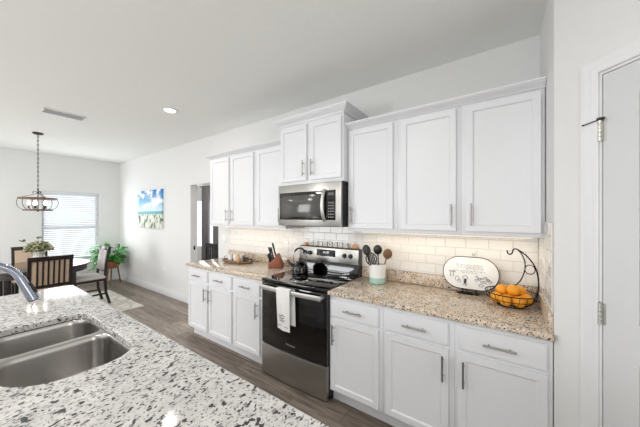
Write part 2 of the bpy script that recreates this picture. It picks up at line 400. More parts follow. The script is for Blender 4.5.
def hinge(z0, z1, stop):
    b = MB(); b.box(ds0 - .012, ds0 + .001, -.002, .001, z0, z1, mx=mxd)
    n = 5
    for k in range(n):
        h = (z1 - z0) / n
        b.lathe([(0, .001), (.0075, .001), (.0075, h - .001), (0, h - .001)], (ds0 - .002, -.008, z0 + k * h), 12, mx=mxd)
    b.lathe([(0, 0), (.005, 0), (.006, .004), (0, .008)], (ds0 - .002, -.008, z1), 10, mx=mxd)
    b.box(ds0 + .001, ds0 + .014, 0, .0025, z0, z1, mx=mxd)
    h = b.build('hinge', M['bright_steel'], door)
    if stop:
        b = MB(); p = lambda s, o, z: mxd @ Vector((s, -o, z))
        b.tube([p(ds0 - .002, .012, z1 + .002), p(ds0 - .025, .020, z1 - .002), p(ds0 - .050, .029, z1 - .008)], .0024, 8)
        b.tube([p(ds0 - .004, .012, z1 + .002), p(ds0 + .02, .016, z1 + .004)], .0035, 8)
        b.lathe([(0, -.004), (.011, -.004), (.011, .006), (0, .006)], (ds0 - .002, -.008, z1 + .004), 12, mx=mxd)
        b.use(M['blackp']).ball(p(ds0 - .051, .030, z1 - .008), .004, u=8, v=6)
        b.mats.insert(0, M['nickel']) if False else None
        b.build('door_stop', M['nickel'], door)
hinge(1.843, 1.935, True); hinge(1.04, 1.133, False)
b = MB()
cprof = [(0, 0), (0, .009), (.006, .012), (.018, .013), (.022, .016), (.044, .017), (.050, .020), (.060, .020), (.064, .016), (.064, 0)]
rings = []
for ps, pz_, d_ in ((ds0 - .008, 0, (-1, 0)), (ds0 - .008, dz + .012, (-1, 1)), (ds1 + .008, dz + .012, (1, 1)), (ds1 + .008, 0, (1, 0))):
    rings.append([b.bm.verts.new(mxd @ Vector((ps + d_[0] * w_, -o_, pz_ + d_[1] * w_))) for w_, o_ in cprof])
for a_, c_ in zip(rings, rings[1:]):
    for i_ in range(len(cprof) - 1): b.bm.faces.new((a_[i_], a_[i_ + 1], c_[i_ + 1], c_[i_]))
bmesh.ops.recalc_face_normals(b.bm, faces=b.bm.faces)
dbox(b, ds0 - .012, ds0, -.12, 0, 0, dz + .012); dbox(b, ds1, ds1 + .012, -.12, 0, 0, dz + .012); dbox(b, ds0, ds1, -.12, 0, dz, dz + .012)
b.build('trim_2', M['trim'], kind='structure')

# window with blind on the far wall
w = MB()
X = XL - .09
w.box(X - .03, X + .03, wy0, wy0 + .045, wz0, wz1).box(X - .03, X + .03, wy1 - .045, wy1, wz0, wz1).box(X - .03, X + .03, wy0, wy1, wz0, wz0 + .05).box(X - .03, X + .03, wy0, wy1, wz1 - .045, wz1).box(X - .025, X + .02, wy0, wy1, 1.26, 1.31)
w1 = w.build('window_1', M['trim'], kind='structure')
MB().box(X - .004, X + .0, wy0 + .04, wy1 - .04, wz0 + .04, wz1 - .04).build('pane', M['pane'], w1)
MB().box(XL - .15, XL + .025, wy0 - .03, wy1 + .03, wz0 - .022, wz0, .004).build('window_sill', M['trim'], w1)
bl = thing('window_blind', 'white horizontal slat blind hanging in the dining room window', 'blind', (XL, (wy0 + wy1) / 2, wz0 + .02))
bx = XL - .028
MB().box(bx - .024, bx + .026, wy0 + .008, wy1 - .008, wz1 - .055, wz1 - .002, .004).build('headrail', M['slat'], bl)
b = MB(); z = wz0 + .06
while z < wz1 - .07:
    mxs = T(bx, 0, z) @ Matrix.Rotation(R(-32), 4, 'Y')
    b.box(-.024, .024, wy0 + .012, wy1 - .012, -.0014, .0014, mx=mxs); z += .042
b.build('slats', M['slat'], bl)
MB().box(bx - .022, bx + .022, wy0 + .012, wy1 - .012, wz0 + .012, wz0 + .03, .003).build('bottom_rail', M['slat'], bl)
b = MB()
for yy in (wy0 + .14, (wy0 + wy1) / 2, wy1 - .14): b.tube([(bx + .027, yy, wz0 + .02), (bx + .027, yy, wz1 - .05)], .0012, 5)
b.build('cord', M['slat'], bl)

# hall window + windows added out of view to let daylight in
b = MB()
for xx in (-7.30, -6.62, -5.94): b.box(xx, xx + .04, 1.53, 1.58, .66, 1.98)
b.box(-7.3, -5.9, 1.53, 1.58, .66, .71).box(-7.3, -5.9, 1.53, 1.58, 1.93, 1.98)
w2 = b.build('window_2', M['trim'], kind='structure'); MB().box(-7.29, -5.91, 1.552, 1.556, .67, 1.97).build('pane', M['pane'], w2)
def win_y(name, x0, x1, z0, z1, nx):
    b = MB(); y0, y1 = YB - .08, YB - .02
    b.box(x0, x1, y0, y1, z0, z0 + .06).box(x0, x1, y0, y1, z1 - .06, z1)
    for k in range(nx + 1):
        xx = x0 + (x1 - x0 - .06) * k / nx; b.box(xx, xx + .06, y0, y1, z0, z1)
    o = b.build(name, M['trim'], kind='structure'); MB().box(x0 + .02, x1 - .02, YB - .052, YB - .048, z0 + .02, z1 - .02).build('pane', M['pane'], o)
win_y('added_window_3', -2.55, .55, 0, 2.3, 2); win_y('added_window_4', -6.75, -4.45, .5, 2.3, 2)
b = MB(); b.box(WX1 + .02, WX1 + .08, -3.4, -3.34, 0, 2.3).box(WX1 + .02, WX1 + .08, -1.76, -1.7, 0, 2.3).box(WX1 + .02, WX1 + .08, -2.58, -2.52, 0, 2.3).box(WX1 + .02, WX1 + .08, -3.4, -1.7, 0, .06).box(WX1 + .02, WX1 + .08, -3.4, -1.7, 2.24, 2.3)
w5 = b.build('added_window_5', M['trim'], kind='structure'); MB().box(WX1 + .048, WX1 + .052, -3.38, -1.72, .02, 2.28).build('pane', M['pane'], w5)  # unseen window, added to send light along the aisle

# ------------------------------------------------------------------ tile
def tiles_back(b, x0, x1, z0, z1, ref):
    tw, th, g = .1524, .0762, .0024
    row = 0; z = z1
    while z > z0 + .004:
        zb = max(z0, z - th); off = 0 if row % 2 else tw / 2
        k0 = math.floor((x0 - ref - off) / tw)
        for k in range(k0, k0 + int((x1 - x0) / tw) + 3):
            a = max(x0, ref + off + k * tw + g / 2); c = min(x1, ref + off + (k + 1) * tw - g / 2)
            if c - a > .006: b.append((a, c, zb + g / 2, z - g / 2))
        z -= th; row += 1
def tile_mesh(rects, mx, name, label):
    b = MB().use(M['tile'])
    for a, c, z0, z1 in rects:
        e = .0022
        vs = [(a, -.006, z0), (c, -.006, z0), (c, -.006, z1), (a, -.006, z1), (a + e, -.009, z0 + e), (c - e, -.009, z0 + e), (c - e, -.009, z1 - e), (a + e, -.009, z1 - e)]
        V = [b.bm.verts.new(mx @ Vector(v)) for v in vs]
        for q in ((4, 5, 6, 7), (0, 1, 5, 4), (1, 2, 6, 5), (2, 3, 7, 6), (3, 0, 4, 7)): b.bm.faces.new([V[i] for i in q]).material_index = 0
    return b
ctz = .914
rects = []
tiles_back(rects, -3.545, -2.133, 1.016, 1.41, 0); tiles_back(rects, -2.133, -1.371, .90, 1.41, 0); tiles_back(rects, -1.371, -.010, 1.016, 1.41, 0)
b = tile_mesh(rects, Matrix.Identity(4), '', '')
b.use(M['grout']).box(-3.545, -2.133, -.0068, -.0005, 1.016, 1.379).box(-2.133, -1.371, -.0068, -.0005, .90, 1.40).box(-1.371, -.0075, -.0068, -.0005, 1.016, 1.379)
b.build('trim_3', None, kind='structure', angle=10)
rects = []; tiles_back(rects, .328, .609, 1.016, 1.482, .609); tiles_back(rects, .010, .328, 1.016, 1.379, .609)
mxr = Matrix.Rotation(R(-90), 4, 'Z')      # local x -> -y, local -y -> -x
b = tile_mesh(rects, mxr, '', '')
b.use(M['grout']).box(.008, .609, -.0068, -.0005, 1.016, 1.379, mx=mxr).box(.33, .609, -.0068, -.0005, 1.379, 1.482, mx=mxr)
b.build('trim_4', None, kind='structure', angle=10)

# ------------------------------------------------------------------ cabinets
def leaf(x0, x1, z0, z1, yb, parent, name='door', stile=.056, shaker=True, flip=False):
    b = MB(); bm = bmesh.new(); bmesh.ops.create_cube(bm, size=1)
    y0, y1 = yb - .02, yb
    for v in bm.verts: v.co = Vector((x0 + (v.co.x + .5) * (x1 - x0), y0 + (v.co.y + .5) * (y1 - y0), z0 + (v.co.z + .5) * (z1 - z0)))
    bm.faces.ensure_lookup_table()
    fr = min(bm.faces, key=lambda f: f.calc_center_median().y)
    if shaker:
        bmesh.ops.bevel(bm, geom=[e for e in fr.edges], offset=.0018, segments=2, affect='EDGES')
        bm.faces.ensure_lookup_table(); fr = min(bm.faces, key=lambda f: (round(f.calc_center_median().y, 5), -f.calc_area()))
        bmesh.ops.inset_region(bm, faces=[fr], thickness=stile - .002, depth=0)
        bmesh.ops.inset_region(bm, faces=[fr], thickness=.006, depth=-.005)
        bmesh.ops.inset_region(bm, faces=[fr], thickness=.004, depth=-.005)
    else:
        bmesh.ops.bevel(bm, geom=[e for e in fr.edges], offset=.005, segments=3, affect='EDGES')
    b._join(bm)
    if flip: bmesh.ops.transform(b.bm, matrix=FLIP, verts=b.bm.verts); bmesh.ops.reverse_faces(b.bm, faces=b.bm.faces)
    return b.build(name, M['cab'], parent, angle=25)
def pull_v(x, zc, y, parent, L=.155, flip=False):
    b = MB(); b.tube([(x, y - .03, zc - L / 2), (x, y - .03, zc + L / 2)], .0058, 10)
    for s in (-1, 1): b.tube([(x, y + .002, zc + s * L * .32), (x, y - .03, zc + s * L * .32)], .0045, 8)
    return b.build('handle', M['nickel'], parent)
def pull_h(xc, z, y, parent, L=.155):
    b = MB(); b.tube([(xc - L / 2, y - .03, z), (xc + L / 2, y - .03, z)], .0058, 10)
    for s in (-1, 1): b.tube([(xc + s * L * .32, y + .002, z), (xc + s * L * .32, y - .03, z)], .0045, 8)
    return b.build('handle', M['nickel'], parent)
YF = -.61
def base_cab(x0, x1, bays, label, endpanel=False):
    t = thing('base_cabinet', label, 'cabinet', ((x0 + x1) / 2, -.3, 0), 'white shaker base cabinets')
    b = MB(); b.box(x0 + .0005, x1 - .0005, YF, -.003, .102, .881, .001)
    b.box(x0 + (.02 if endpanel else .0005), x1 - .0005, -.555, -.02, 0, .103)
    b.build('body', M['cab'], t)
    for a, c, side in bays:
        dr = leaf(a, c, .712, .850, YF, t, 'drawer', shaker=False); pull_h((a + c) / 2, .781, YF - .02, dr)
        dd = leaf(a, c, .122, .690, YF, t); pull_v(c - .030 if side > 0 else a + .030, .575, YF - .02, dd)
base_cab(-1.371, -.914, [(-1.350, -.945, -1)], 'white base cabinet right beside the stove, door handle on its left edge')
base_cab(-.914, -.457, [(-.893, -.490, 1)], 'middle white base cabinet in the long right counter, handle at its right edge')
base_cab(-.457, -.004, [(-.437, -.026, -1)], 'rightmost white base cabinet, next to the pantry wall')
base_cab(-3.535, -2.620, [(-3.520, -3.100, 1), (-3.065, -2.640, -1)], 'wide two-door white base cabinet under the left end of the short counter', True)
base_cab(-2.620, -2.137, [(-2.600, -2.190, 1)], 'narrow white base cabinet on the left side of the stove')
def upper_cab(x0, x1, z0, z1, doors, label, depth=.305, dz0=.03, dz1=.02):
    t = thing('wall_cabinet', label, 'cabinet', ((x0 + x1) / 2, -.15, z0), 'white shaker wall cabinets')
    MB().box(x0 + .0005, x1 - .0005, -depth, -.003, z0, z1, .001).build('body', M['cab'], t)
    for a, c, side in doors:
        dd = leaf(a, c, z0 + dz0, z1 - dz1, -depth, t); pull_v(c - .030 if side > 0 else a + .030, z0 + dz0 + .115, -depth - .02, dd)
UB, UT = 1.380, 2.300
upper_cab(-1.371, -.914, UB, UT, [(-1.350, -.948, -1)], 'white wall cabinet touching the right side of the microwave')
upper_cab(-.914, -.457, UB, UT, [(-.882, -.488, 1)], 'middle white wall cabinet over the long counter, handle at right')
upper_cab(-.457, -.004, UB, UT, [(-.425, -.024, -1)], 'rightmost white wall cabinet, above the fruit basket')
upper_cab(-3.545, -2.612, UB, UT, [(-3.520, -3.112, 1), (-3.062, -2.640, -1)], 'leftmost white wall cabinet, with two doors, beside the doorway')
upper_cab(-2.612, -2.137, UB, UT, [(-2.575, -2.168, 1)], 'narrow white wall cabinet left of the microwave')
upper_cab(-2.133, -1.371, 1.832, 2.44, [(-2.118, -1.775, 1), (-1.732, -1.388, -1)], 'raised white two-door cabinet directly above the microwave', depth=.385, dz0=.033, dz1=.03)
def crown(x0, x1, yf, z, left, right, label, h=.045, pr=.045):
    # sprung moulding: profile swept along front (and returns)
    prof = [(0, 0), (.006, .0), (.008, .006), (.012, .010), (.020, .018), (.030, .024), (.036, .030), (.036, .034), (.042, .036), (.044, .045), (0, .045)]
    k = h / .045; path = []
    if left: path.append((x0, -.003, (-1, 0)))
    path.append((x0, yf, (-1 if left else 0, -1)))
    path.append((x1, yf, (1 if right else 0, -1)))
    if right: path.append((x1, -.003, (1, 0)))
    b = MB(); rings = []
    for px, py, d in path:
        rings.append([b.bm.verts.new((px + d[0] * o * pr / .045, py + d[1] * o * pr / .045, z + zz * k)) for o, zz in prof])
    for a, c in zip(rings, rings[1:]):
        for i in range(len(prof) - 1): b.bm.faces.new((a[i], a[i + 1], c[i + 1], c[i]))
    for r in (rings[0], rings[-1]): b.bm.faces.new(r)
    b.bm.faces.new([rings[i][-1] for i in range(len(rings))] + ([b.bm.verts.new((x1, -.003, z + h))] if not right else []) + ([b.bm.verts.new((x0, -.003, z + h))] if not left else []))
    bmesh.ops.recalc_face_normals(b.bm, faces=b.bm.faces)
    return tag(b.build('crown_molding', M['cab'], angle=20), label, 'molding', 'crown moldings on the wall cabinets')
crown(-1.370, -.002, -.305, UT + .0005, False, False, 'white crown molding along the top of the long right run of wall cabinets', pr=.062)
crown(-3.545, -2.134, -.305, UT + .0005, True, False, 'white crown molding along the top of the left pair of wall cabinets', pr=.062)
crown(-2.133, -1.371, -.385, 2.4405, True, True, 'white crown molding around the raised cabinet above the microwave', h=.065, pr=.065)

# counters
g = thing('granite_countertop', 'warm speckled granite countertop with backsplash lip right of the stove', 'countertop', (-.68, -.32, .882), 'granite countertops')
MB().prism([(-1.369, -.648), (-.004, -.648), (-.0015, -.640), (-.0015, -.002), (-1.369, -.002)], .032, T(0, 0, .882), bev=.004).build('slab', M['gran_b'], g)
MB().box(-1.369, -.022, -.0225, -.002, .9142, 1.015, .002).build('backsplash_lip', M['gran_b'], g)
MB().box(-.0215, -.0012, -.60, -.002, .9142, 1.015, .002).build('side_splash', M['gran_b'], g)
g = thing('granite_countertop', 'warm speckled granite countertop with backsplash lip left of the stove', 'countertop', (-2.8, -.32, .882), 'granite countertops')
MB().prism([(-3.555, -.648), (-2.135, -.648), (-2.135, -.002), (-3.555, -.002)], .032, T(0, 0, .882), bev=.004).build('slab', M['gran_b'], g)
MB().box(-3.553, -2.135, -.0225, -.002, .9142, 1.015, .002).build('backsplash_lip', M['gran_b'], g)

# under cabinet light bars
def ucl(x0, x1, y, p, label, col_=(1, .86, .66)):
    t = thing('under_cabinet_light', label, 'light', ((x0 + x1) / 2, y, 1.366), 'under cabinet light bars')
    MB().box(x0, x1, y - .02, y + .02, 1.366, 1.3795, .002).build('housing', M['trim'], t)
    MB().box(x0 + .01, x1 - .01, y - .014, y + .014, 1.3645, 1.3662).build('diffuser', M['led'], t)
    area('under_cabinet_glow', ((x0 + x1) / 2, y, 1.362), ((x0 + x1) / 2, y - .001, 0), x1 - x0 - .02, .028, p, col_).rotation_euler = (0, 0, 0)
ucl(-1.33, -.04, -.13, 1.0, 'slim light bar under the long right run of wall cabinets')
ucl(-3.45, -2.20, -.13, .7, 'slim light bar under the left wall cabinets', (1, .92, .80))

# ------------------------------------------------------------------ island with sink and faucet
SX0, SX1, SY0, SY1 = -2.370, -1.540, -2.300, -1.900
SR = [.14, .09, .08, .19]
isl = thing('island_countertop', 'pale grey speckled granite island top with a sink cut-out in the foreground', 'countertop', (-1.6, -2.35, .882), 'granite countertops')
def slab_hole(outer, hole, z0, z1, mat, name, parent):
    b = MB(); bm = b.bm; zt = z1; e = .004
    def shrink(pts, d):   # move along vertex normals (ccw outer shrinks for d>0)
        n = len(pts); out = []
        for i in range(n):
            p0, p1, p2 = Vector(pts[i - 1]), Vector(pts[i]), Vector(pts[(i + 1) % n])
            t = (p2 - p0).normalized(); out.append((p1.x - t.y * d, p1.y + t.x * d))
        return out
    def ring(pts, z): return [bm.verts.new((p[0], p[1], z)) for p in pts]
    def wall(a, c):
        for i in range(len(a)): j = (i + 1) % len(a); bm.faces.new((a[i], a[j], c[j], c[i]))
    o_top, h_top = ring(shrink(outer, e), zt), ring(shrink(hole, -e), zt)
    o_mid, h_mid = ring(outer, zt - e), ring(hole, zt - e); o_bot, h_bot = ring(outer, z0), ring(hole, z0)
    wall(o_top, o_mid); wall(o_mid, o_bot); wall(h_top, h_mid); wall(h_mid, h_bot)
    for A_, B_ in ((o_top, h_top), (o_bot, h_bot)):
        es = []
        for L in (A_, B_):
            for i in range(len(L)):
                v0, v1 = L[i], L[(i + 1) % len(L)]; ed = bm.edges.get((v0, v1)) or bm.edges.new((v0, v1)); es.append(ed)
        bmesh.ops.triangle_fill(bm, edges=es, use_beauty=True)
    bmesh.ops.recalc_face_normals(bm, faces=bm.faces)
    return b.build(name, mat, parent)
hole = rrect(SX0, SX1, SY0, SY1, SR)
slab_hole(rrect(-3.30, .25, -2.95, -1.772, .012, 4), hole, .882, .914, M['gran_w'], 'slab', isl)
base = thing('island_cabinet', 'white island cabinet carrying the pale granite top', 'cabinet', (-1.5, -2.2, 0))
b = MB(); b.box(-3.02, .2, -1.825, -1.81, .10, .881).box(-3.02, .2, -2.55, -2.535, 0, .881).box(-3.02, -3.0, -2.535, -1.825, 0, .881).box(.18, .2, -2.535, -1.825, 0, .881).box(-3.0, .18, -2.535, -1.88, .08, .10).box(-3.0, .18, -1.89, -1.875, 0, .10)
b.build('body', M['cab'], base)
FLIP = Matrix.Translation((0, -1.81 * 2 + .0, 0)) @ Matrix.Diagonal((1, -1, 1, 1))
for a, c in ((-2.98, -2.46), (-2.42, -1.95), (-1.91, -1.44), (-.70, -.26), (-.22, .18)):
    leaf(a, c, .13, .85, -1.81, base, flip=True)
dw = thing('dishwasher', 'stainless dishwasher built into the aisle side of the island', 'dishwasher', (-1.07, -1.8, .1))
MB().box(-1.39, -.75, -1.809, -1.785, .11, .86, .004).build('door', M['steel'], dw)
MB().tube([(-1.33, -1.755, .80), (-.81, -1.755, .80)], .011, 12).tube([(-1.3, -1.786, .80), (-1.3, -1.755, .80)], .008).tube([(-.84, -1.786, .80), (-.84, -1.755, .80)], .008).build('handle', M['steel'], dw)

sk = thing('double_sink', 'stainless undermount double bowl sink set in the island', 'sink', ((SX0 + SX1) / 2, (SY0 + SY1) / 2, .68))
def bowl(x0, x1, y0, y1, rad, name):
    b = MB(); bm = b.bm; n = 10
    # rings from rim down to the drain
    steps = [(-.004, .8795), (0, .8785), (.004, .872), (.008, .85), (.016, .72), (.022, .705), (.034, .695), (.052, .690)]
    rings = []
    for ins, z in steps:
        rr = [max(.012, r - ins) for r in rad]; rings.append([bm.verts.new((p[0], p[1], z)) for p in rrect(x0 + ins, x1 - ins, y0 + ins, y1 - ins, rr, n)])
    cx, cy = (x0 + x1) / 2, (y0 + y1) / 2; N = len(rings[0])
    for f_, z in ((.5, .687), (.0, .684)):
        if f_: rings.append([bm.verts.new((cx + (v.co.x - cx) * f_, cy + (v.co.y - cy) * f_, z)) for v in rings[len(steps) - 1]])
    for a, c in zip(rings, rings[1:]):
        for i in range(N): j = (i + 1) % N; bm.faces.new((a[i], a[j], c[j], c[i]))
    bm.faces.new(rings[-1])
    bmesh.ops.solidify(bm, geom=list(bm.faces), thickness=-.0015) if False else None
    bmesh.ops.recalc_face_normals(bm, faces=bm.faces)
    o = b.build(name, M['sink'], sk, angle=60)
    d = MB(); d.lathe([(0, .001), (.02, .001), (.03, .004), (.045, .005), (.048, .001), (.048, -.02), (0, -.02)], (cx, cy, .688), 24); d.build('drain', M['chrome'], o)
XM = -2.02
bowl(SX0 - .004, XM - .016, SY0 - .004, SY1 + .004, [.07, SR[1], SR[2], .07], 'bowl')
bowl(XM + .016, SX1 + .004, SY0 - .004, SY1 + .004, [SR[0], .07, .07, SR[3]], 'bowl')
# divider and flange under the stone
b = MB(); bm = b.bm
def vring(pts, z): return [bm.verts.new((p[0], p[1], z)) for p in pts]
o1 = vring(rrect(SX0 - .02, SX1 + .02, SY0 - .02, SY1 + .02, [r + .02 for r in SR]), .8797)
h1 = vring(rrect(SX0, XM - .012, SY0, SY1, [.066, SR[1], SR[2], .066], 10), .8797); h2 = vring(rrect(XM + .012, SX1, SY0, SY1, [SR[0], .066, .066, SR[3]], 10), .8797)
es = []
for L in (o1, h1, h2):
    for i in range(len(L)): es.append(bm.edges.new((L[i], L[(i + 1) % len(L)])))
bmesh.ops.triangle_fill(bm, edges=es, use_beauty=True)
bmesh.ops.recalc_face_normals(bm, faces=bm.faces)
b.build('rim', M['sink'], sk)

fx, fy = -1.91, -2.435
fa = thing('kitchen_faucet', 'chrome gooseneck pull-down faucet behind the island sink', 'faucet', (fx, fy, .9142))
MB().lathe([(0, 0), (.027, 0), (.027, .006), (.020, .012), (.018, .05), (.015, .09), (0, .09)], (fx, fy, .9142), 24).build('base', M['chrome'], fa)
pts = [(fx, fy, .98), (fx, fy, 1.21)] + [(fx, fy + .11 - .11 * math.cos(R(a)), 1.21 + .11 * math.sin(R(a))) for a in range(15, 171, 12)]
MB().tube(pts, .0135, 16).build('spout', M['chrome'], fa)
p0 = Vector(pts[-1]); dirv = Vector((0, .40, -1)).normalized()
mxh = Matrix.Translation(p0) @ dirv.to_track_quat('Z', 'Y').to_matrix().to_4x4()
sh = MB().lathe([(0, -.005), (.0155, -.005), (.0158, .01), (.0165, .03), (.019, .075), (.0205, .108), (.018, .111), (0, .111)], seg=20, mx=mxh).build('spray_head', M['chrome'], fa)
off = Vector((.35, .93 * dirv.z * -1, .93 * dirv.y)).normalized()
MB().tube([p0 + dirv * q_ + off * o_ for q_, o_ in ((.032, .012), (.04, .0165), (.06, .018), (.078, .0195), (.084, .016))], .0062, 8).build('button', M['blackp'], sh)
MB().lathe([(0, .109), (.0155, .109), (.0145, .114), (0, .114)], seg=16, mx=mxh).build('nozzle', M['blackp'], sh)
MB().tube([(fx + .015, fy, .985), (fx + .045, fy, .99), (fx + .095, fy + .0, 1.02)], [.009, .008, .006], 10).build('lever', M['chrome'], fa)

# ------------------------------------------------------------------ range
rg = thing('electric_range', 'freestanding stainless and black glass electric range between the base cabinets', 'stove', (-1.752, -.33, 0))
rx0, rx1 = -2.1310, -1.3730
MB().box(rx0 + .002, rx1 - .002, -.615, -.02, .022, .895).build('body', M['blackp'], rg)
MB().box(rx0 + .05, rx1 - .05, -.60, -.05, .0, .024).build('kick', M['blackp'], rg)
b = MB()
arc = [(rx0, -.04), (rx0, -.640)] + [(rx0 + (rx1 - rx0) * k / 12, -.640 - .022 * math.sin(math.pi * k / 12)) for k in range(1, 12)] + [(rx1, -.640), (rx1, -.04)]
b.prism(arc, .030, T(0, 0, .892), bev=.005)
b.build('cooktop', M['blackglass'], rg)
for bx_, by_, r_ in ((-1.945, -.50, .10), (-1.55, -.50, .085), (-1.945, -.23, .075), (-1.55, -.23, .10)):
    MB().tube([(bx_ + r_ * math.cos(t), by_ + r_ * math.sin(t), .9221) for t in [2 * math.pi * k / 40 for k in range(40)]], .0006, 4, closed=True).build('burner_marking', M['greyprint'], rg)
def bowf(x): return -.016 * math.sin(math.pi * min(1, max(0, (x - rx0) / (rx1 - rx0))))
def bowed(z0, z1, y, th, inset=0, bev=.004):
    pts = [(rx0 + inset, y + th)] + [(rx0 + inset + (rx1 - rx0 - 2 * inset) * k / 16, y + bowf(rx0 + inset + (rx1 - rx0 - 2 * inset) * k / 16)) for k in range(17)] + [(rx1 - inset, y + th)]
    b = MB(); b.prism(pts, z1 - z0, T(0, 0, z0), bev=bev); return b
od = bowed(.302, .885, -.648, .03, .003).build('oven_door', M['blackglass'], rg)
b = MB(); xa, xb = rx0 + .11, rx1 - .11; n = 12
for k in range(n):
    xk, xn = xa + (xb - xa) * k / n, xa + (xb - xa) * (k + 1) / n
    b.quad((xk, -.6488 + bowf(xk), .42), (xn, -.6488 + bowf(xn), .42), (xn, -.6488 + bowf(xn), .76), (xk, -.6488 + bowf(xk), .76))
b.build('oven_window', M['window_dark'], od)
b = MB()
pts = [(rx0 + .028 + (rx1 - rx0 - .056) * k / 16, -.703 + bowf(rx0 + (rx1 - rx0) * k / 16)) for k in range(17)]
ba = [(p[0], p[1] - .007) for p in pts] + [(p[0], p[1] + .007) for p in reversed(pts)]
b.prism(ba, .040, T(0, 0, .835), bev=.003)
for xx in (pts[0][0] + .012, pts[-1][0] - .012): b.box(xx - .012, xx + .012, -.70, -.645, .842, .868, .003)
b.build('oven_handle', M['bright_steel'], od)
text('Whirlpool', .026, M['greyprint'], od, T(-1.752, -.6655, .372) @ FACE_Y, 'logo')
bowed(.018, .296, -.650, .03, .003).build('storage_drawer', M['steel'], rg)
# backguard
b = MB(); b.prism([(-.012, .905), (-.095, .905), (-.095, .99), (-.078, 1.03), (-.070, 1.172), (-.060, 1.182), (-.012, 1.182)], rx1 - rx0, Matrix(((0, 0, 1, rx0), (1, 0, 0, 0), (0, 1, 0, 0), (0, 0, 0, 1))))
bg = b.build('backguard', M['blackglass'], rg)
sl = math.atan2(.008, .142)
mxb = T(0, -.0775, 1.035) @ Matrix.Rotation(-sl, 4, 'X')
MB().box(rx0 + .006, rx1 - .006, -.006, .0, -.004, .142, .003, mx=mxb).build('control_panel', M['steel'], bg)
MB().box(-1.885, -1.645, -.008, -.003, .052, .122, .002, mx=mxb).build('display', M['blackglass'], bg)
for xk in (-2.045, -1.975, -1.535, -1.465):
    k = MB(); k.lathe([(0, 0), (.024, 0), (.024, .004), (.019, .007), (.018, .026), (.015, .029), (0, .029)], seg=20, mx=mxb @ T(xk, -.005, .075) @ Matrix.Rotation(R(90), 4, 'X'))
    k.box(-.003, .003, -.036, -.03, -.016, .016, .001, mx=mxb @ T(xk, 0, .075)); k.build('knob', M['blackp'], bg)
text('12:00', .026, M['greyprint'], bg, mxb @ T(-1.78, -.0085, .098) @ FACE_Y, 'clock_digits')
b = MB()
for i in range(7):
    for j in range(2): b.box(-1.85 + i * .026, -1.838 + i * .026, -.0088, -.0078, .060 + j * .012, .064 + j * .012, mx=mxb)
b.build('button_marking', M['greyprint'], bg)

# towel on oven handle
tw = MB()
yh = -.716
def sheet(b, x0, x1, ztop, zbot, yf, wav, dx=0, nz=14, nx=10, th=.004):
    g_ = []
    for j in range(nz + 1):
        z = ztop + (zbot - ztop) * j / nz; f = j / nz; row = []
        for i in range(nx + 1):
            u = i / nx; row.append((x0 + (x1 - x0) * u + dx * f + (.5 - u) * .018 * f, yf + wav * f * math.sin(u * 7.2 + 1) - .004 * f, z - .012 * u * f))
        g_.append(row)
    for s_ in (0, th):
        V = [[b.bm.verts.new((p[0], p[1] + s_, p[2])) for p in r] for r in g_]
        for j in range(nz):
            for i in range(nx): b.bm.faces.new((V[j][i], V[j][i + 1], V[j + 1][i + 1], V[j + 1][i])).material_index = b.cur
    for j in range(nz):
        for i in (0, nx): pass
sheet(tw, -1.858, -1.700, .880, .535, yh - .020, .006, .012)
sheet(tw, -1.840, -1.680, .880, .580, yh + .024, .004, .02)
for k in range(6):
    a0, a1 = math.pi * k / 6, math.pi * (k + 1) / 6
    f = lambda a, off=0: (yh + .004 - .024 * math.cos(a) , .880 + .008 * math.sin(a))
    (y0_, z0_), (y1_, z1_) = f(a0), f(a1)
    for i in range(10):
        def xx(i, a): u = i / 10; return (-1.858 + .158 * u) * (1 - a / math.pi) + (-1.840 + .160 * u) * (a / math.pi)
        tw.quad((xx(i, a0), y0_, z0_), (xx(i + 1, a0), y0_, z0_), (xx(i + 1, a1), y1_, z1_), (xx(i, a1), y1_, z1_))
towel = tag(tw.build('dish_towel', M['towel'], angle=80), 'white dish towel with a small dark printed motif hanging over the oven handle', 'towel')
b = MB(); random.seed(3)
for k in range(3):
    zc = .655 - k * .022; x = -1.815 + .006 * k
    pts = []
    while x < -1.745 - .002 * k:
        pts.append((x, yh - .0245 - .006, zc + random.uniform(-.007, .009))); x += .0045
    b.tube(pts, .0019, 5)
b.tube([(-1.838, yh - .030, .572), (-1.79, yh - .0255, .568), (-1.71, yh - .030, .562)], .0016, 5)
b.build('printed_motif', M['ink'], towel)

# kettle
kx, ky = -1.955, -.285
kt = thing('tea_kettle', 'small dark steel tea kettle with arched black handle on the stove', 'kettle', (kx, ky, .9228))
MB().lathe([(0, 0), (.082, 0), (.088, .006), (.088, .05), (.082, .075), (.066, .100), (.045, .116), (0, .116)], (kx, ky, .9228), 32).build('body', M['kettle'], kt)
lid = MB().lathe([(.047, .113), (.044, .122), (.02, .130), (0, .131)], (kx, ky, .9228), 24).build('lid', M['kettle'], kt)
MB().lathe([(0, .128), (.008, .129), (.007, .138), (.014, .146), (.012, .156), (0, .159)], (kx, ky, .9228), 16).build('lid_knob', M['blackp'], lid)
MB().tube([(kx - .055, ky - .03, .985), (kx - .095, ky - .05, 1.02), (kx - .118, ky - .062, 1.052)], [.022, .014, .011], 14).build('spout', M['kettle'], kt)
hp = [(kx - .075 * math.cos(a), ky - .02 * math.cos(a), 1.015 + (.165 if 0 < a < math.pi else .165) * math.sin(a) ** .62) for a in [math.pi * k / 18 for k in range(19)]]
MB().tube(hp[:5], .004, 8).build('handle_wire', M['chrome'], kt); MB().tube(hp[14:], .004, 8).build('handle_wire', M['chrome'], kt)
MB().tube(hp[4:15], [.006] + [.010] * 9 + [.006], 10).build('handle_grip', M['blackp'], kt)

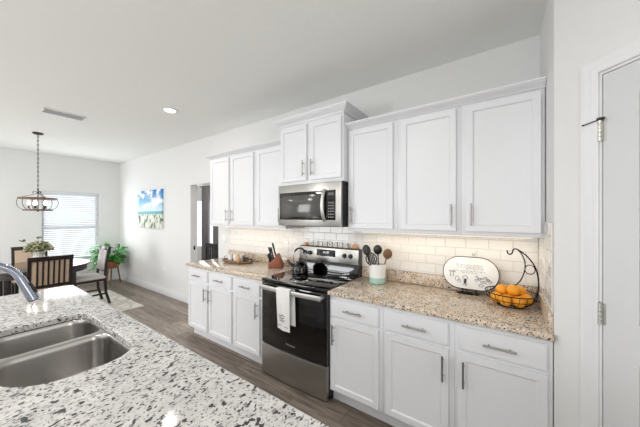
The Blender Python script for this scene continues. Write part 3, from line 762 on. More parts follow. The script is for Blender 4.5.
# microwave
mw = thing('microwave', 'stainless over-the-range microwave mounted under the raised cabinet', 'microwave', (-1.752, -.2, 1.415))
mx0, mx1, mz0, mz1, my = -2.128, -1.376, 1.418, 1.829, -.395
MB().box(mx0 + .002, mx1 - .002, my, -.012, mz0, mz1 - .001, .002).build('body', M['blackp'], mw)
b = MB(); b.box(mx0, mx1, my - .03, my - .001, mz0 + .004, mz1 - .002, .004)
fr = b.build('front_frame', M['steel'], mw)
MB().box(mx0 + .022, -1.430, my - .033, my - .029, mz0 + .062, mz1 - .078, .001).build('door_glass', M['blackglass'], fr)
MB().box(mx0 + .05, -1.590, my - .0345, my - .0328, mz0 + .092, mz1 - .108, .0005).build('viewing_window', M['mwglass'], fr)
hb = []
for k in range(13):
    f = k / 12; hb.append((-1.548, my - .030 - .045 * math.sin(math.pi * f) ** .7, mz0 + .055 + f * .285))
MB().tube(hb, .013, 12, flat=1.3).build('door_handle', M['bright_steel'], fr)
MB().box(-1.508, -1.446, my - .0345, my - .0330, mz1 - .125, mz1 - .10).build('display', M['mwglass'], fr)
b = MB()
for i in range(3):
    for j in range(6): b.box(-1.506 + i * .022, -1.493 + i * .022, my - .0342, my - .0332, mz0 + .085 + j * .026, mz0 + .093 + j * .026)
b.build('button_marking', M['greyprint'], fr)
b = MB()
for k in range(18): b.box(-2.08 + k * .034, -2.055 + k * .034, my + .02, my + .06, mz0 - .002, mz0 + .001)
b.build('vent_grille', M['blackp'], mw)

# ------------------------------------------------------------------ things on the backguard
def on_guard(x): return (x, -.038, 1.1825)
bb = tag(MB().box(-2.045, -1.395, -.052, -.024, 1.1825, 1.1905, .001).build('letter_tray', M['traywood']), 'narrow wooden strip lying on top of the stove backguard', 'tray')
for k in range(8):
    x = -1.985 + k * .063; rz = random.uniform(-.12, .12)
    t = thing('letter_block', ('leftmost', 'second from left', 'third from left', 'fourth from left', 'fourth from right', 'third from right', 'second from right', 'rightmost')[k] + ' of the small white letter blocks on the stove back', 'block', (x, -.038, 1.1908), 'letter blocks on the stove')
    MB().box(x - .0235, x + .0235, -.050, -.026, 1.1908, 1.238, .003).build('block', M['white'], t)
    b = MB(); yq = -.0508
    kind = k % 4
    if kind == 0: b.tube([(x - .01, yq, 1.225), (x - .004, yq, 1.203), (x, yq, 1.218), (x + .004, yq, 1.203), (x + .01, yq, 1.225)], .0018, 5)
    elif kind == 1: b.tube([(x + .009, yq, 1.225), (x - .007, yq, 1.225), (x - .007, yq, 1.203), (x + .009, yq, 1.203)], .0018, 5); b.tube([(x - .007, yq, 1.214), (x + .006, yq, 1.214)], .0018, 5)
    elif kind == 2: b.tube([(x - .006, yq, 1.226), (x - .006, yq, 1.203), (x + .009, yq, 1.203)], .0018, 5)
    else: b.tube([(x + .01 * math.cos(a), yq, 1.214 + .011 * math.sin(a)) for a in [2 * math.pi * i / 14 for i in range(14)]], .0018, 5, closed=True)
    b.build('letter_mark', M['ink'], t)
tag(MB().lathe([(0, 0), (.017, .0), (.022, .012), (.02, .028), (.008, .036), (0, .038)], (-2.072, -.038, 1.1825), 16, sx=1.2).build('gourd_figurine', M['tan']), 'small tan figurine left of the letter blocks on the stove', 'figurine')
t = MB().lathe([(0, 0), (.024, .0), (.03, .012), (.026, .03), (.010, .040), (0, .041)], (-1.442, -.038, 1.1908), 16); t.tube([(-1.442, -.038, 1.225), (-1.436, -.038, 1.246)], .003, 6)
tag(t.build('gourd_figurine', M['tan']), 'small tan gourd figurine right of the letter blocks on the stove', 'figurine')

# ------------------------------------------------------------------ knife block and knives
nb = thing('knife_block', 'reddish wooden knife block beside the stove on the left counter', 'knife block', (-2.365, -.20, .9142))
mk = T(-2.375, -.20, .9142) @ Matrix.Rotation(R(28), 4, 'Z') @ Matrix.Diagonal((1.22, 1.15, 1.15, 1))
prof = [(-.070, 0), (.060, 0), (.062, .03), (.022, .145), (.0, .140), (-.012, .085), (-.070, .052)]
MB().prism(prof, .085, mk @ T(0, .0425, 0) @ Matrix(((1, 0, 0, 0), (0, 0, -1, 0), (0, 1, 0, 0), (0, 0, 0, 1))), bev=.003).build('block', M['redwood'], nb)
dk = Vector((-.26, 0, 1)).normalized()
slots = [(-.056, -.026, .058, .085), (-.056, .0, .058, .090), (-.056, .026, .058, .085), (-.034, -.022, .072, .145), (-.030, .020, .074, .135), (-.006, .004, .112, .145)]
kl = ['black steak knife handle at the near front of the wooden block', 'black steak knife handle at the middle front of the wooden block', 'black steak knife handle at the far front of the wooden block',
      'long black knife handle standing mid-way in the wooden block, nearest the room', 'long black knife handle mid-way in the wooden block, nearest the wall', 'rightmost and highest black knife handle in the wooden block']
for i, (a, c, z, L) in enumerate(slots):
    p = mk @ Vector((a, c, z - .008)); q = mk @ (Vector((a, c, z)) + dk * L)
    t = thing('kitchen_knife', kl[i], 'knife', p, 'knives in the knife block')
    m_ = Vector(p).lerp(q, .5)
    MB().tube([Vector(p).lerp(q, .12), Vector(p).lerp(q, .5), Vector(p).lerp(q, .85), q], [.010, .009, .0115, .0085], 10).build('handle', M['blackp'], t)
    MB().tube([p, Vector(p).lerp(q, .13)], [.006, .0088], 8).build('bolster', M['steel'], t)

# ------------------------------------------------------------------ tray with mugs on left counter
tx, ty = -3.07, -.215
tr = thing('serving_tray', 'oval weathered wood tray with beaded rim on the left counter', 'tray', (tx, ty, .9142))
MB().lathe([(0, 0), (.20, 0), (.228, .006), (.238, .022), (.233, .024), (.220, .012), (.0, .010)], (tx, ty, .9142), 40, sy=.62).build('tray_base', M['traywood'], tr)
b = MB()
for k in range(44):
    a = 2 * math.pi * k / 44; b.ball((tx + .238 * math.cos(a), ty + .238 * .62 * math.sin(a), .938), .0105, u=8, v=6)
b.build('beaded_rim', M['traywood'], tr)
for s in (-1, 1): MB().tube([(tx + s * .232, ty - .035, .942), (tx + s * .25, ty - .03, .970), (tx + s * .25, ty + .03, .970), (tx + s * .232, ty + .035, .942)], .004, 8).build('tray_handle', M['blackm'], tr)
def mug(x, y, label, rot):
    t = thing('coffee_mug', label, 'mug', (x, y, .9250), 'white mugs on the tray')
    MB().lathe([(0, 0), (.028, 0), (.032, .004), (.034, .084), (.031, .084), (.029, .008), (0, .006)], (x, y, .9250), 20).build('cup', M['white'], t)
    c, s_ = math.cos(rot), math.sin(rot)
    MB().tube([(x + c * (.029 + d), y + s_ * (.029 + d), .9250 + z) for d, z in ((0, .070), (.020, .072), (.027, .045), (.018, .018), (0, .020))], .0055, 8).build('mug_handle', M['blackp'], t)
mug(tx - .155, ty + .0, 'leftmost white mug with black handle on the wooden tray', R(20)); mug(tx - .065, ty + .022, 'second white mug with black handle from the left on the tray', R(15)); mug(tx + .018, ty + .050, 'third white mug on the tray, just left of the tan carafe', R(0))
tag(MB().lathe([(0, 0), (.028, 0), (.032, .012), (.029, .045), (.015, .068), (.013, .090), (.018, .100), (0, .102)], (tx + .055, ty - .03, .9252), 20).build('wooden_carafe', M['tan']), 'small tan wooden carafe in the middle of the tray', 'carafe')
for q, (dx, dy, lab) in enumerate(((.125, .005, 'glass jar with dark lid in the middle right of the tray'), (.180, .0, 'glass jar with dark lid at the far right end of the tray'))):
    t = thing('spice_jar', lab, 'jar', (tx + dx, ty + dy, .9250), 'jars on the tray')
    MB().lathe([(0, 0), (.023, 0), (.025, .004), (.025, .044), (.019, .050), (.019, .052), (.0, .052)], (tx + dx, ty + dy, .9250), 18).build('glass', M['jar'], t)
    MB().lathe([(0, .001), (.0225, .001), (.0235, .030), (0, .032)], (tx + dx, ty + dy, .9250), 16).build('contents', M['spoonwood'], t)
    MB().lathe([(0, .052), (.0215, .052), (.0215, .065), (0, .066)], (tx + dx, ty + dy, .9250), 18).build('lid', M['blackp'], t)

# ------------------------------------------------------------------ utensil crock
cx_, cy_ = -1.145, -.165; z0 = .9142
ck = thing('utensil_crock', 'white ceramic utensil crock with aqua glazed bottom right of the stove', 'crock', (cx_, cy_, z0))
MB().lathe([(.073, .052), (.073, .168), (.070, .171), (.066, .168), (.066, .01), (0, .01)], (cx_, cy_, z0), 36).build('crock_wall', M['white'], ck)
MB().lathe([(0, 0), (.066, 0), (.072, .005), (.0735, .053), (.0728, .0535)], (cx_, cy_, z0), 36).build('glazed_base', M['teal'], ck)
def utensil(name, label, base, tip, kind, mat, group='utensils in the crock'):
    base, tip = Vector(base), Vector(tip); d = (tip - base).normalized()
    t = thing(name, label, name.split('_')[-1], base, group)
    yd = Vector((.38, -.92, 0)); zq = d; xq = yd.cross(zq).normalized(); yq = zq.cross(xq).normalized()
    mx = Matrix((xq, yq, zq)).transposed().to_4x4(); mx.translation = tip
    L = (tip - base).length
    MB().tube([base, base + d * (L - .06)], [.005, .006], 8).build('handle', mat, t)
    b = MB()
    if kind == 'spoon': b.ball((0, 0, -.035), 1, (.037, .010, .052), 16, 10, mx=mx); b.tube([mx @ Vector((0, 0, -.095)), mx @ Vector((0, 0, -.06))], [.006, .010], 8)
    elif kind == 'slotted':
        b.tube([mx @ Vector((-0.0 + .046 * math.cos(a), 0, -.045 + .054 * math.sin(a))) for a in [2 * math.pi * k / 28 for k in range(28)]], .0055, 8, closed=True)
        for k in (-2, -1, 0, 1, 2):
            h = .046 * math.sqrt(1 - (k * .0135 / .040) ** 2); b.tube([mx @ Vector((k * .0135, 0, -.045 - h)), mx @ Vector((k * .0135, 0, -.045 + h))], .0052, 6)
        b.tube([mx @ Vector((0, 0, -.12)), mx @ Vector((0, 0, -.088))], [.006, .009], 8)
    elif kind == 'ladle': b.ball((0, .0, -.035), 1, (.040, .022, .046), 16, 10, mx=mx); b.tube([mx @ Vector((0, 0, -.10)), mx @ Vector((0, 0, -.06))], [.006, .009], 8)
    b.build('head', mat, t)
utensil('slotted_spoon', 'round black slotted spoon in front in the crock', (cx_ + .01, cy_ - .045, z0 + .02), (cx_ - .042, cy_ - .065, z0 + .262), 'slotted', M['blackp'])
utensil('serving_spoon', 'black serving spoon leaning far left in the crock', (cx_ - .01, cy_ - .01, z0 + .02), (cx_ - .118, cy_ + .0, z0 + .318), 'spoon', M['blackp'])
utensil('soup_ladle', 'tallest black ladle standing upright at the back of the crock', (cx_ + .0, cy_ + .04, z0 + .02), (cx_ - .022, cy_ + .055, z0 + .325), 'ladle', M['blackp'])
utensil('wooden_spoon', 'brown wooden spoon leaning right in the crock', (cx_ + .025, cy_ + .0, z0 + .02), (cx_ + .105, cy_ + .0, z0 + .300), 'ladle', M['spoonwood'])

# ------------------------------------------------------------------ oval sign on easel
sg = thing('oval_plaque', 'white oval plaque with black rim and tiny drawings propped against the tile', 'plaque', (-.42, -.06, .955))
tilt = R(-12)
ms = T(-.425, -.098, .950) @ Matrix.Rotation(tilt, 4, 'X')
ov = rrect(-.187, .187, 0.004, .246, .12, 10)
MB().prism(ov, .006, ms @ T(0, .003, 0) @ FACE_Y, bev=.002).build('plate', M['white'], sg)
MB().tube([ms @ Vector((p[0], 0, p[1])) for p in rrect(-.189, .189, 0.002, .248, .122, 10)], .0032, 8, closed=True).build('rim', M['blackm'], sg)
b = MB(); random.seed(11)
def strokes(x0, x1, z, h):
    x = x0
    while x < x1:
        n = random.randint(3, 6); pts = []
        for k in range(n): pts.append(ms @ Vector((x + k * .0042, -.0045, z + random.uniform(-h, h))))
        if x + n * .0042 < x1 + .01: b.tube(pts, .0011, 4)
        x += n * .0042 + .004
strokes(-.095, .095, .185, .0035); strokes(-.09, .085, .172, .0035); strokes(-.08, .09, .160, .0035); strokes(-.115, .105, .140, .003); strokes(-.055, .045, .127, .003)
b.build('printed_line', M['ink'], sg)
b = MB()
def loop(cx, cz, rx, rz, n=12, w=.0013): b.tube([ms @ Vector((cx + rx * math.cos(a), -.0045, cz + rz * math.sin(a))) for a in [2 * math.pi * k / n for k in range(n)]], w, 4, closed=True)
for px in (-.135, -.115): 
    b.tube([ms @ Vector((px, -.0045, .085)), ms @ Vector((px + .004, -.0045, .125))], .0016, 4)
    for a in (-60, -20, 30, 70): b.tube([ms @ Vector((px + .004, -.0045, .125)), ms @ Vector((px + .004 + .016 * math.sin(R(a)), -.0045, .125 + .008 * math.cos(R(a)))) ], .0013, 4)
loop(-.085, .075, .013, .018); loop(-.070, .060, .010, .012); loop(-.03, .088, .018, .012); loop(-.03, .060, .010, .018); loop(-.03, .035, .014, .006)
b.tube([ms @ Vector((-.033, -.0048, .045)), ms @ Vector((-.027, -.0048, .078))], .007, 6)
for k in range(6): loop(.045 + .018 * k, .075 + .012 * math.sin(k * 1.9), .010, .008)
for k in range(5): loop(.048 + .019 * k, .094 + .009 * math.cos(k * 2.3), .008, .006)
loop(.075, .040, .014, .010)
b.build('line_drawing', M['ink'], sg)
ea = tag(MB().tube([(-.505, -.125, .928), (-.505, -.108, .919), (-.475, -.06, .9195), (-.47, -.035, 1.05)], .0045, 8)
         .tube([(-.365, -.125, .928), (-.365, -.108, .919), (-.385, -.06, .9195), (-.39, -.035, 1.05)], .0045, 8)
         .tube([(-.505, -.110, .9195), (-.365, -.110, .9195)], .0045, 8).tube([(-.47, -.035, 1.05), (-.39, -.035, 1.05)], .0045, 8)
         .box(-.475, -.405, -.122, -.112, .9160, .938, .002).build('display_easel', M['blackm']), 'small black easel holding the oval plaque', 'easel')
MB_h = MB().tube([(-.412, -.0095, 1.222), (-.409, -.014, 1.206), (-.403, -.017, 1.200), (-.397, -.014, 1.206), (-.394, -.0095, 1.222)], .0016, 6)
tag(MB_h.build('wall_hook', M['blackm']), 'tiny dark wire hook on the tile above the oval plaque', 'hook')

# ------------------------------------------------------------------ fruit basket with banana hook and oranges
qx, qy, qz, qr = -.172, -.220, .9142, .145
fb = thing('fruit_basket', 'black wire fruit basket with tall curved banana hook in the counter corner', 'basket', (qx, qy, qz))
b = MB()
def circ(r, z, w, n=40): b.tube([(qx + r * math.cos(2 * math.pi * k / n), qy + r * math.sin(2 * math.pi * k / n), z) for k in range(n)], w, 6, closed=True)
circ(qr, qz + .088, .0036); circ(.131, qz + .050, .0022); circ(.055, qz + .012, .0025); circ(.075, qz + .0030, .003)
for k in range(20):
    a = 2 * math.pi * k / 20; b.tube([(qx + r * math.cos(a), qy + r * math.sin(a), qz + z) for r, z in ((.05, .012), (.095, .018), (.124, .038), (.138, .062), (qr, .088))], .0018, 5)
for k in range(4):
    a = 2 * math.pi * k / 4 + .4; b.tube([(qx + .055 * math.cos(a), qy + .055 * math.sin(a), qz + .012), (qx + .075 * math.cos(a), qy + .075 * math.sin(a), qz + .003)], .0025, 6)
b.build('wire_bowl', M['blackm'], fb)
def P(x, z, dy=0): return (x, qy + dy, z)
b = MB()
def spline(pts, n=6):
    out = []
    for i in range(len(pts) - 1):
        p0, p1, p2, p3 = [Vector(pts[max(0, min(len(pts) - 1, j))]) for j in (i - 1, i, i + 1, i + 2)]
        for k in range(n):
            t = k / n; out.append(.5 * ((2 * p1) + (-p0 + p2) * t + (2 * p0 - 5 * p1 + 4 * p2 - p3) * t * t + (-p0 + 3 * p1 - 3 * p2 + p3) * t ** 3))
    out.append(Vector(pts[-1])); return out
b.tube(spline([P(-.192, 1.283), P(-.186, 1.262), P(-.173, 1.257), P(-.162, 1.270), P(-.158, 1.288), P(-.145, 1.296), P(-.120, 1.283), P(-.080, 1.245), P(-.042, 1.18), P(-.027, 1.10), P(-.030, 1.02), P(-.055, .958), P(-.09, .920), P(-.12, .9175)]), .0042, 8)
b.tube(spline([P(-.135, 1.293), P(-.112, 1.262), P(-.096, 1.21), P(-.098, 1.15), P(-.118, 1.09), P(-.135, 1.05, .06), P(-.15, 1.004, .142)]), .0036, 8)
b.tube([P(-.070 + .026 * math.cos(2 * math.pi * k / 24), 1.165 + .030 * math.sin(2 * math.pi * k / 24)) for k in range(24)], .003, 6, closed=True)
b.build('banana_hook', M['blackm'], fb)
ors = [(-.080, -.030, .048, 'lower orange at the left end of the wire basket'), (-.028, -.078, .048, 'lower orange at the left front of the wire basket'), (.045, -.066, .048, 'lower orange at the right front of the wire basket'),
       (.084, .004, .052, 'lower orange at the right end of the wire basket'), (.004, .003, .046, 'lower orange hidden in the middle of the wire basket'),
       (-.048, .020, .092, 'upper left orange, largest looking, on top of the basket heap'), (.014, -.022, .108, 'upper middle orange on top of the basket heap'), (.052, .046, .092, 'upper right orange toward the wall on the basket heap')]
for dx, dy, dzz, lab in ors:
    t = thing('orange', lab, 'orange', (qx + dx, qy + dy, qz + dzz - .034), 'oranges in the wire basket')
    MB().ball((qx + dx, qy + dy, qz + dzz), .0375, (1, 1, .94), 24, 16).build('peel', M['orange'], t)
    MB().ball((qx + dx + .008, qy + dy - .012, qz + dzz + .0328), .0032, (1, 1, .5), 8, 5).build('stem_scar', M['stem'], t)

# ------------------------------------------------------------------ outlets and switches
def plate(mx, label, slots, name='outlet_plate', cat='outlet', w=.07):
    t = thing(name, label, cat, mx.translation)
    MB().box(-w / 2, w / 2, -.006, -.0002, -.0575, .0575, .002, mx=mx).build('cover', M['white'], t)
    if slots == 'outlet':
        for s in (-1, 1):
            o = MB().box(-.017, .017, -.0075, -.005, s * .02 - .014, s * .02 + .014, .002, mx=mx).build('receptacle', M['white'], t)
            MB().box(-.008, -.006, -.0079, -.0072, s * .02 - .004, s * .02 + .005, mx=mx).box(.006, .008, -.0079, -.0072, s * .02 - .004, s * .02 + .005, mx=mx).build('slot', M['ink'], o)
    else:
        MB().box(-.016, .016, -.009, -.005, -.033, .033, .002, mx=mx).build('rocker', M['white'], t)
plate(T(-3.655, 0, 1.16), 'white rocker switch on the wall between doorway and left cabinets', 'switch', 'switch_plate', 'switch')
plate(T(-2.40, -.009, 1.15), 'white outlet on the tile above the knife block', 'outlet')
plate(T(-5.60, 0, .46), 'white outlet low on the wall under the beach painting', 'outlet')

# ------------------------------------------------------------------ ceiling: vent and recessed light
vt = thing('ceiling_vent', 'white rectangular air vent in the ceiling near the pendant', 'vent', (-4.73, -1.56, CE - .01))
MB().box(-4.84, -4.61, -1.755, -1.745, CE - .008, CE - .0005).box(-4.84, -4.61, -1.385, -1.375, CE - .008, CE - .0005).box(-4.84, -4.81, -1.755, -1.375, CE - .008, CE - .0005, .002).box(-4.64, -4.61, -1.755, -1.375, CE - .008, CE - .0005, .002).build('frame', M['trim'], vt)
b = MB()
for k in range(7): b.box(-.011, .011, -1.745, -1.385, -.001, .001, mx=T(-4.79 + k * .0215, 0, CE - .010) @ Matrix.Rotation(R(38), 4, 'Y'))
b.build('louvers', M['trim'], vt)
MB().box(-4.81, -4.64, -1.745, -1.385, CE - .0025, CE - .0008).build('duct_opening', M['trim'], vt)
dl = thing('recessed_light', 'round recessed ceiling light glowing above the aisle', 'light', (-3.50, -.865, CE - .01))
MB().lathe([(.062, -.0005), (.088, -.0005), (.088, -.006), (.062, -.010), (.060, -.004)], (-3.50, -.865, CE), 32).build('trim_ring', M['trim'], dl)
MB().lathe([(0, -.003), (.061, -.003), (.061, -.0008), (0, -.0008)], (-3.50, -.865, CE), 32).build('lens', M['bulb'], dl)
area('recessed_and_fill_glow', (-3.50, -.865, CE - .015), (-3.5, -.865, 0), .1, .1, 4, (1, .95, .88)).rotation_euler = (0, 0, 0)

# ------------------------------------------------------------------ chandelier
hx, hy = -6.062, -1.608
ch = thing('pendant_chandelier', 'bronze drum chandelier with candle bulbs hanging on a chain over the dining table', 'chandelier', (hx, hy, 1.60))
MB().lathe([(0, -.0005), (.062, -.0005), (.062, -.012), (.05, -.022), (.012, -.030), (0, -.034)], (hx, hy, CE), 24).build('canopy', M['bronze'], ch)
b = MB(); z = CE - .03; k = 0
while z > 1.925:
    b.tube([(hx + (.009 * math.cos(a) if k % 2 else 0), hy + (0 if k % 2 else .009 * math.cos(a)), z - .021 + .021 * math.sin(a)) for a in [2 * math.pi * i / 10 for i in range(10)]], .0028, 5, closed=True); z -= .034; k += 1
b.tube([(hx, hy, CE - .02), (hx, hy, 1.92)], .002, 5)
b.build('chain', M['bronze'], ch)
b = MB().tube([(hx, hy, 1.93), (hx, hy, 1.60)], .006, 8)
for k in range(3):
    a = 2 * math.pi * k / 3 + .3; c, s_ = math.cos(a), math.sin(a)
    b.tube(spline([(hx + c * r, hy + s_ * r, z) for r, z in ((.0, 1.87), (.02, 1.895), (.042, 1.90), (.055, 1.885), (.05, 1.87), (.04, 1.875))]), .004, 6)
    b.tube([(hx, hy, 1.875), (hx + c * .06, hy + s_ * .06, 1.845), (hx + c * .195, hy + s_ * .195, 1.795)], .0035, 6)
b.ball((hx, hy, 1.875), .014).ball((hx, hy, 1.60), .014)
b.build('stem', M['bronze'], ch)
def band(r, z0, z1, th, name, mat):
    MB().lathe([(r, z0), (r, z1), (r - th, z1), (r - th, z0), (r, z0)], (hx, hy, 0), 48).build(name, mat, ch)
band(.212, 1.778, 1.800, .008, 'upper_ring', M['ringwood']); band(.160, 1.602, 1.622, .008, 'lower_ring', M['ringwood'])
for k in range(6):
    a = 2 * math.pi * k / 6 + .15; c, s_ = math.cos(a), math.sin(a)
    MB().tube(spline([(hx + c * r, hy + s_ * r, z) for r, z in ((.208, 1.79), (.222, 1.755), (.222, 1.70), (.200, 1.65), (.156, 1.612))]), .0035, 6).build('scroll_strap', M['bronze'], ch)
b = MB()
for k in range(5):
    a = 2 * math.pi * k / 5 + .9; c, s_ = math.cos(a), math.sin(a)
    b.tube(spline([(hx, hy, 1.62), (hx + c * .05, hy + s_ * .05, 1.612), (hx + c * .095, hy + s_ * .095, 1.640)]), .004, 6)
    cd = MB().lathe([(0, -.004), (.017, -.004), (.017, 0), (.0095, .002), (.0095, .045), (0, .045)], (hx + c * .095, hy + s_ * .095, 1.642), 14).build('candle_sleeve', M['bronze'], ch)
    MB().lathe([(0, 0), (.010, .004), (.016, .024), (.013, .046), (.004, .068), (0, .072)], (hx + c * .095, hy + s_ * .095, 1.687), 14).build('bulb', M['bulb'], cd)
for k in range(3):
    a = 2 * math.pi * k / 3 + .3; b.tube([(hx, hy, 1.606), (hx + .154 * math.cos(a), hy + .154 * math.sin(a), 1.610)], .004, 6)
b.build('arms', M['bronze'], ch)

# ------------------------------------------------------------------ painting
px0, px1, pz0, pz1 = -6.72, -5.61, 1.275, 2.05
pic = thing('canvas_painting', 'beach and blue sky canvas painting hanging on the wall by the dining area', 'painting', ((px0 + px1) / 2, -.02, pz0))
pcx, pcz = (px0 + px1) / 2, pz0
MB().box(px0, px1, -.036, -.002, pz0, pz1, .002).build('canvas', painting_mat(px1 - px0, 0, pz1 - pz0), pic)

# ------------------------------------------------------------------ rug, table, chairs
tag(MB().prism(rrect(-6.80, -5.165, -2.95, -.505, .01, 3), .009, T(0, 0, .0005), bev=.003).build('area_rug', M['rug']), 'pale patterned rug on the floor under the dining table', 'rug')
tcx, tcy = -6.06, -1.61
tb = thing('dining_table', 'round dark wood dining table under the chandelier', 'table', (tcx, tcy, .0097))
MB().lathe([(0, .735), (.575, .735), (.60, .742), (.605, .752), (.597, .765), (0, .765)], (tcx, tcy, 0), 64).build('tabletop', M['topwood'], tb)
MB().lathe([(.555, .655), (.565, .655), (.565, .736), (.535, .736), (.535, .655), (.555, .655)], (tcx, tcy, 0), 64).build('apron', M['darkwood'], tb)
for sx, sy in ((1, 1), (1, -1), (-1, 1), (-1, -1)):
    lx, ly = tcx + sx * .33, tcy + sy * .33
    b = MB(); bm = b.bm
    b.box(lx - .035, lx + .035, ly - .035, ly + .035, .0098, .735, .006); b.build('leg', M['darkwood'], tb)
b = MB(); b.box(tcx - .33, tcx + .33, tcy - .345, tcy - .315, .60, .66).box(tcx - .33, tcx + .33, tcy + .315, tcy + .345, .60, .66).build('rail', M['darkwood'], tb)
# vase with dried flowers
vx, vy = tcx + .08, tcy + .0; vz = .7655
va = thing('flower_vase', 'white vase with bushy sage green and cream dried flowers on the dining table', 'vase', (vx, vy, vz))
MB().lathe([(0, 0), (.058, 0), (.062, .01), (.066, .10), (.062, .19), (.066, .225), (.061, .225), (.057, .19), (.057, .02), (0, .02)], (vx, vy, vz), 28).build('vase', M['vase'], va)
random.seed(5); b = MB(); c2 = MB()
for k in range(480):
    a = random.uniform(0, 2 * math.pi); r = .155 * math.sqrt(random.random()); h = .225 + .13 * math.sqrt(max(0, 1 - (r / .165) ** 2)) * random.uniform(.1, 1.1)
    p = Vector((vx + r * math.cos(a), vy + r * math.sin(a), vz + h))
    (b if k % 3 else c2).ball(p, random.uniform(.012, .021), (1, 1, .75), 7, 5)
for dx, dy, dzz in ((-.02, -.155, .39), (.0, .0, .425)): 
    for q in range(9): b.ball((vx + dx + random.uniform(-.02, .02), vy + dy + random.uniform(-.03, .03), vz + dzz + random.uniform(-.012, .012)), .014, (1, 1, .7), 7, 5)
    b.tube([(vx, vy, vz + .2), (vx + dx, vy + dy, vz + dzz)], .002, 5)
b.build('foliage', M['sage'], va); c2.build('blossoms', M['cream'], va)
b = MB()
for k in range(14):
    a = 2 * math.pi * k / 14; b.tube([(vx + .02 * math.cos(a), vy + .02 * math.sin(a), vz + .03), (vx + .10 * math.cos(a), vy + .10 * math.sin(a), vz + .27)], .0022, 5)
b.build('stems', M['stem'], va)

def make_chair(label, pad):
    t = thing('dining_chair', label, 'chair', (0, 0, 0), 'dining chairs around the round table')   # faces -y, back at +y
    W = .205
    b = MB(); b.box(-.215, .215, -.225, .195, .405, .445, .004); b.build('seat_frame', M['darkwood'], t)
    MB().box(-.222, .222, -.238, .185, .443, .495, .018, 3).build('seat', pad, t)
    for s in (-1, 1):
        b = MB(); b.box(s * .195 - .02, s * .195 + .02, -.222, -.182, 0, .41, .003); b.build('leg', M['darkwood'], t)
        b = MB(); pr = [(.225, 0), (.262, 0), (.205, .22), (.192, .44), (.215, .72), (.258, .975), (.222, .975), (.185, .72), (.158, .44), (.170, .22)]
        b.prism(pr, .036, Matrix(((0, 0, 1, s * .196 - .018), (1, 0, 0, 0), (0, 1, 0, 0), (0, 0, 0, 1))), bev=.002); b.build('leg', M['darkwood'], t)
    def slope(z): return .20 + (z - .72) * .165 if z > .72 else .172 + (z - .44) * .105
    MB().prism([(slope(.92) - .016, .92), (slope(.92) + .020, .92), (slope(.98) + .024, .98), (slope(.98) - .014, .98)], .43, Matrix(((0, 0, 1, -.215), (1, 0, 0, 0), (0, 1, 0, 0), (0, 0, 0, 1))), bev=.002).build('top_rail', M['darkwood'], t)
    MB().prism([(slope(.56) - .014, .56), (slope(.56) + .014, .56), (slope(.60) + .014, .60), (slope(.60) - .014, .60)], .36, Matrix(((0, 0, 1, -.18), (1, 0, 0, 0), (0, 1, 0, 0), (0, 0, 0, 1)))).build('lower_rail', M['darkwood'], t)
    for k in range(6):
        x = -.127 + k * .0508
        MB().prism([(slope(.59) + .004, .59), (slope(.59) + .018, .59), (slope(.925) + .018, .925), (slope(.925) + .004, .925)], .017, Matrix(((0, 0, 1, x - .0085), (1, 0, 0, 0), (0, 1, 0, 0), (0, 0, 0, 1)))).build('slat', M['darkwood'], t)
    MB().prism([(slope(.585) - .032, .585), (slope(.585) + .003, .585), (slope(.92) + .003, .918), (slope(.92) - .030, .918)], .356, Matrix(((0, 0, 1, -.178), (1, 0, 0, 0), (0, 1, 0, 0), (0, 0, 0, 1))), bev=.008).build('back_cushion', pad, t)
    b = MB(); b.box(-.205, -.187, -.19, .20, .17, .195).box(.187, .205, -.19, .20, .17, .195).box(-.19, .19, -.01, .01, .172, .193); b.build('stretcher', M['darkwood'], t)
    return t
c1 = make_chair('dark dining chair with cushions in their lit tone standing nearest the kitchen wall, seen side-on', M['fabric_lit'])
c2_ = make_chair('dark slat-backed dining chair with its back to the kitchen island', M['fabric'])
c3 = copy_tree(c2_); c3['label'] = 'dark dining chair with shade-toned back behind the flower vase, across the table'
c1.location = (-6.00, -1.035, .0097); c1.rotation_euler = (0, 0, R(0))
c2_.location = (-5.345, -1.615, .0097); c2_.rotation_euler = (0, 0, R(-90))
c3.location = (-6.80, -1.575, .0097); c3.rotation_euler = (0, 0, R(90))

# ------------------------------------------------------------------ potted plant in the corner
gx, gy = -7.33, -.30
pp = thing('potted_plant', 'leafy green trailing plant in a wooden pot on a tripod stand in the dining corner', 'plant', (gx, gy, 0))
st = MB()
for k in range(3):
    a = 2 * math.pi * k / 3 - .5; MB().tube([(gx + .15 * math.cos(a), gy + .15 * math.sin(a), 0.008), (gx + .09 * math.cos(a), gy + .09 * math.sin(a), .42)], [.012, .017], 10).build('leg', M['spoonwood'], pp)
st.bm.free()
MB().lathe([(0, .36), (.05, .36), (.10, .38), (.140, .45), (.150, .53), (.140, .53), (.125, .49), (0, .49)], (gx, gy, 0), 28).build('pot', M['pot'], pp)
random.seed(21); lf = MB(); sm = MB()
def leafshape(b, base, d, up, L, w):
    d = d.normalized(); s_ = d.cross(up)
    if s_.length < .1: s_ = d.cross(Vector((1, 0, 0)))
    s_.normalize(); n = s_.cross(d)
    pr = [(0, .0), (.12, .7), (.35, 1), (.65, .72), (1, 0)]
    Lf = []; Rt = []; Md = []
    for f, q in pr:
        c = base + d * L * f + n * (-.18 * L * f * f); Md.append(b.bm.verts.new(c)); Lf.append(b.bm.verts.new(c + s_ * w * q + n * w * .25 * q)) ; Rt.append(b.bm.verts.new(c - s_ * w * q + n * w * .25 * q))
    for i in range(len(pr) - 1):
        b.bm.faces.new((Md[i], Md[i + 1], Lf[i + 1], Lf[i])); b.bm.faces.new((Md[i + 1], Md[i], Rt[i], Rt[i + 1]))
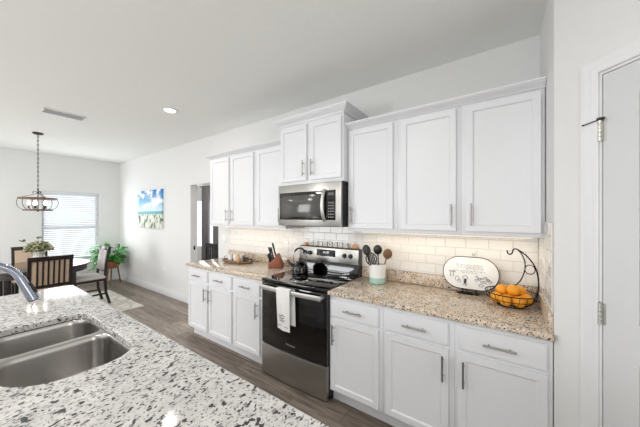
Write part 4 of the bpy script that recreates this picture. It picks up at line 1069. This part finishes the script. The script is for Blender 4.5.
for k in range(64):
    a = random.uniform(0, 2 * math.pi) if k % 3 else random.uniform(3.6, 5.2); rr = random.uniform(.14, .36) + (.06 if not k % 3 else 0); hz = random.uniform(-.20, .34)
    end = Vector((gx + rr * math.cos(a), gy + min(.22, rr * math.sin(a)), .56 + hz)); end.x = max(end.x, XL + .06)
    mid = Vector((gx + rr * .5 * math.cos(a), gy + rr * .5 * math.sin(a), .62 + max(0, hz) * .8)); st_ = Vector((gx + .05 * math.cos(a), gy + .05 * math.sin(a), .50))
    P_ = spline([st_, mid, end], 5); sm.tube(P_, .003, 5)
    for j in range(3, len(P_)):
        dd = Vector((math.cos(a + random.uniform(-1.2, 1.2)), math.sin(a + random.uniform(-1.2, 1.2)), random.uniform(-.5, .5)))
        q = P_[j]
        L_ = random.uniform(.07, .11)
        if q.y + dd.normalized().y * L_ > -.03: dd.y = -abs(dd.y)
        if q.y > -.05: continue
        leafshape(lf, q, dd, Vector((0, 0, 1)), L_, random.uniform(.030, .046))
lf.build('foliage', M['leaf'], pp, angle=60); sm.build('stems', M['stem'], pp)

# ------------------------------------------------------------------ hall: curtains and black chair
def curtain(x0, x1, label):
    t = thing('curtain', label, 'curtain', ((x0 + x1) / 2, 1.42, .02), 'charcoal curtains at the hall window')
    b = MB(); n = 36; g_ = []
    for j, z in enumerate((.03, 2.27)):
        g_.append([(x0 + (x1 - x0) * i / n, 1.40 + .028 * math.sin(i * 1.35), z) for i in range(n + 1)])
    for off in (0, .004):
        V = [[b.bm.verts.new((p[0], p[1] + off, p[2])) for p in r] for r in g_]
        for i in range(n): b.bm.faces.new((V[0][i], V[0][i + 1], V[1][i + 1], V[1][i]))
    b.build('cloth', M['curtain'], t, angle=80)
curtain(-6.65, -6.30, 'left charcoal curtain panel at the bright window seen through the doorway')
curtain(-6.15, -5.75, 'right charcoal curtain panel at the bright window seen through the doorway')
rd = thing('curtain_rod', 'dark rod holding the charcoal curtains beyond the doorway', 'rod', (-6.3, 1.42, 2.28))
MB().tube([(-6.75, 1.41, 2.29), (-5.7, 1.41, 2.29)], .011, 10).build('rod', M['blackm'], rd)
MB().tube([(-6.72, 1.41, 2.29), (-6.72, 1.4995, 2.29)], .006).tube([(-5.75, 1.41, 2.29), (-5.75, 1.4995, 2.29)], .006).build('bracket', M['blackm'], rd)
hc = thing('hall_chair', 'black slat-backed chair partly visible through the doorway', 'chair', (-5.22, .95, 0))
hx_, hy_ = -5.22, .95
b = MB(); b.box(hx_ - .2, hx_ + .2, hy_ - .2, hy_ + .2, .43, .46, .006); b.build('seat', M['blackp'], hc)
for sx in (-1, 1):
    for sy in (-1, 1): MB().box(hx_ + sx * .18 - .018, hx_ + sx * .18 + .018, hy_ + sy * .18 - .018, hy_ + sy * .18 + .018, 0, .95 if sy < 0 else .43).build('leg', M['blackp'], hc)
b = MB(); b.box(hx_ - .18, hx_ + .18, hy_ - .195, hy_ - .17, .86, .95)
b.build('top_rail', M['blackp'], hc)
for k in range(4): MB().box(hx_ - .145 + k * .082, hx_ - .145 + k * .082 + .045, hy_ - .19, hy_ - .175, .46, .87).build('slat', M['blackp'], hc)
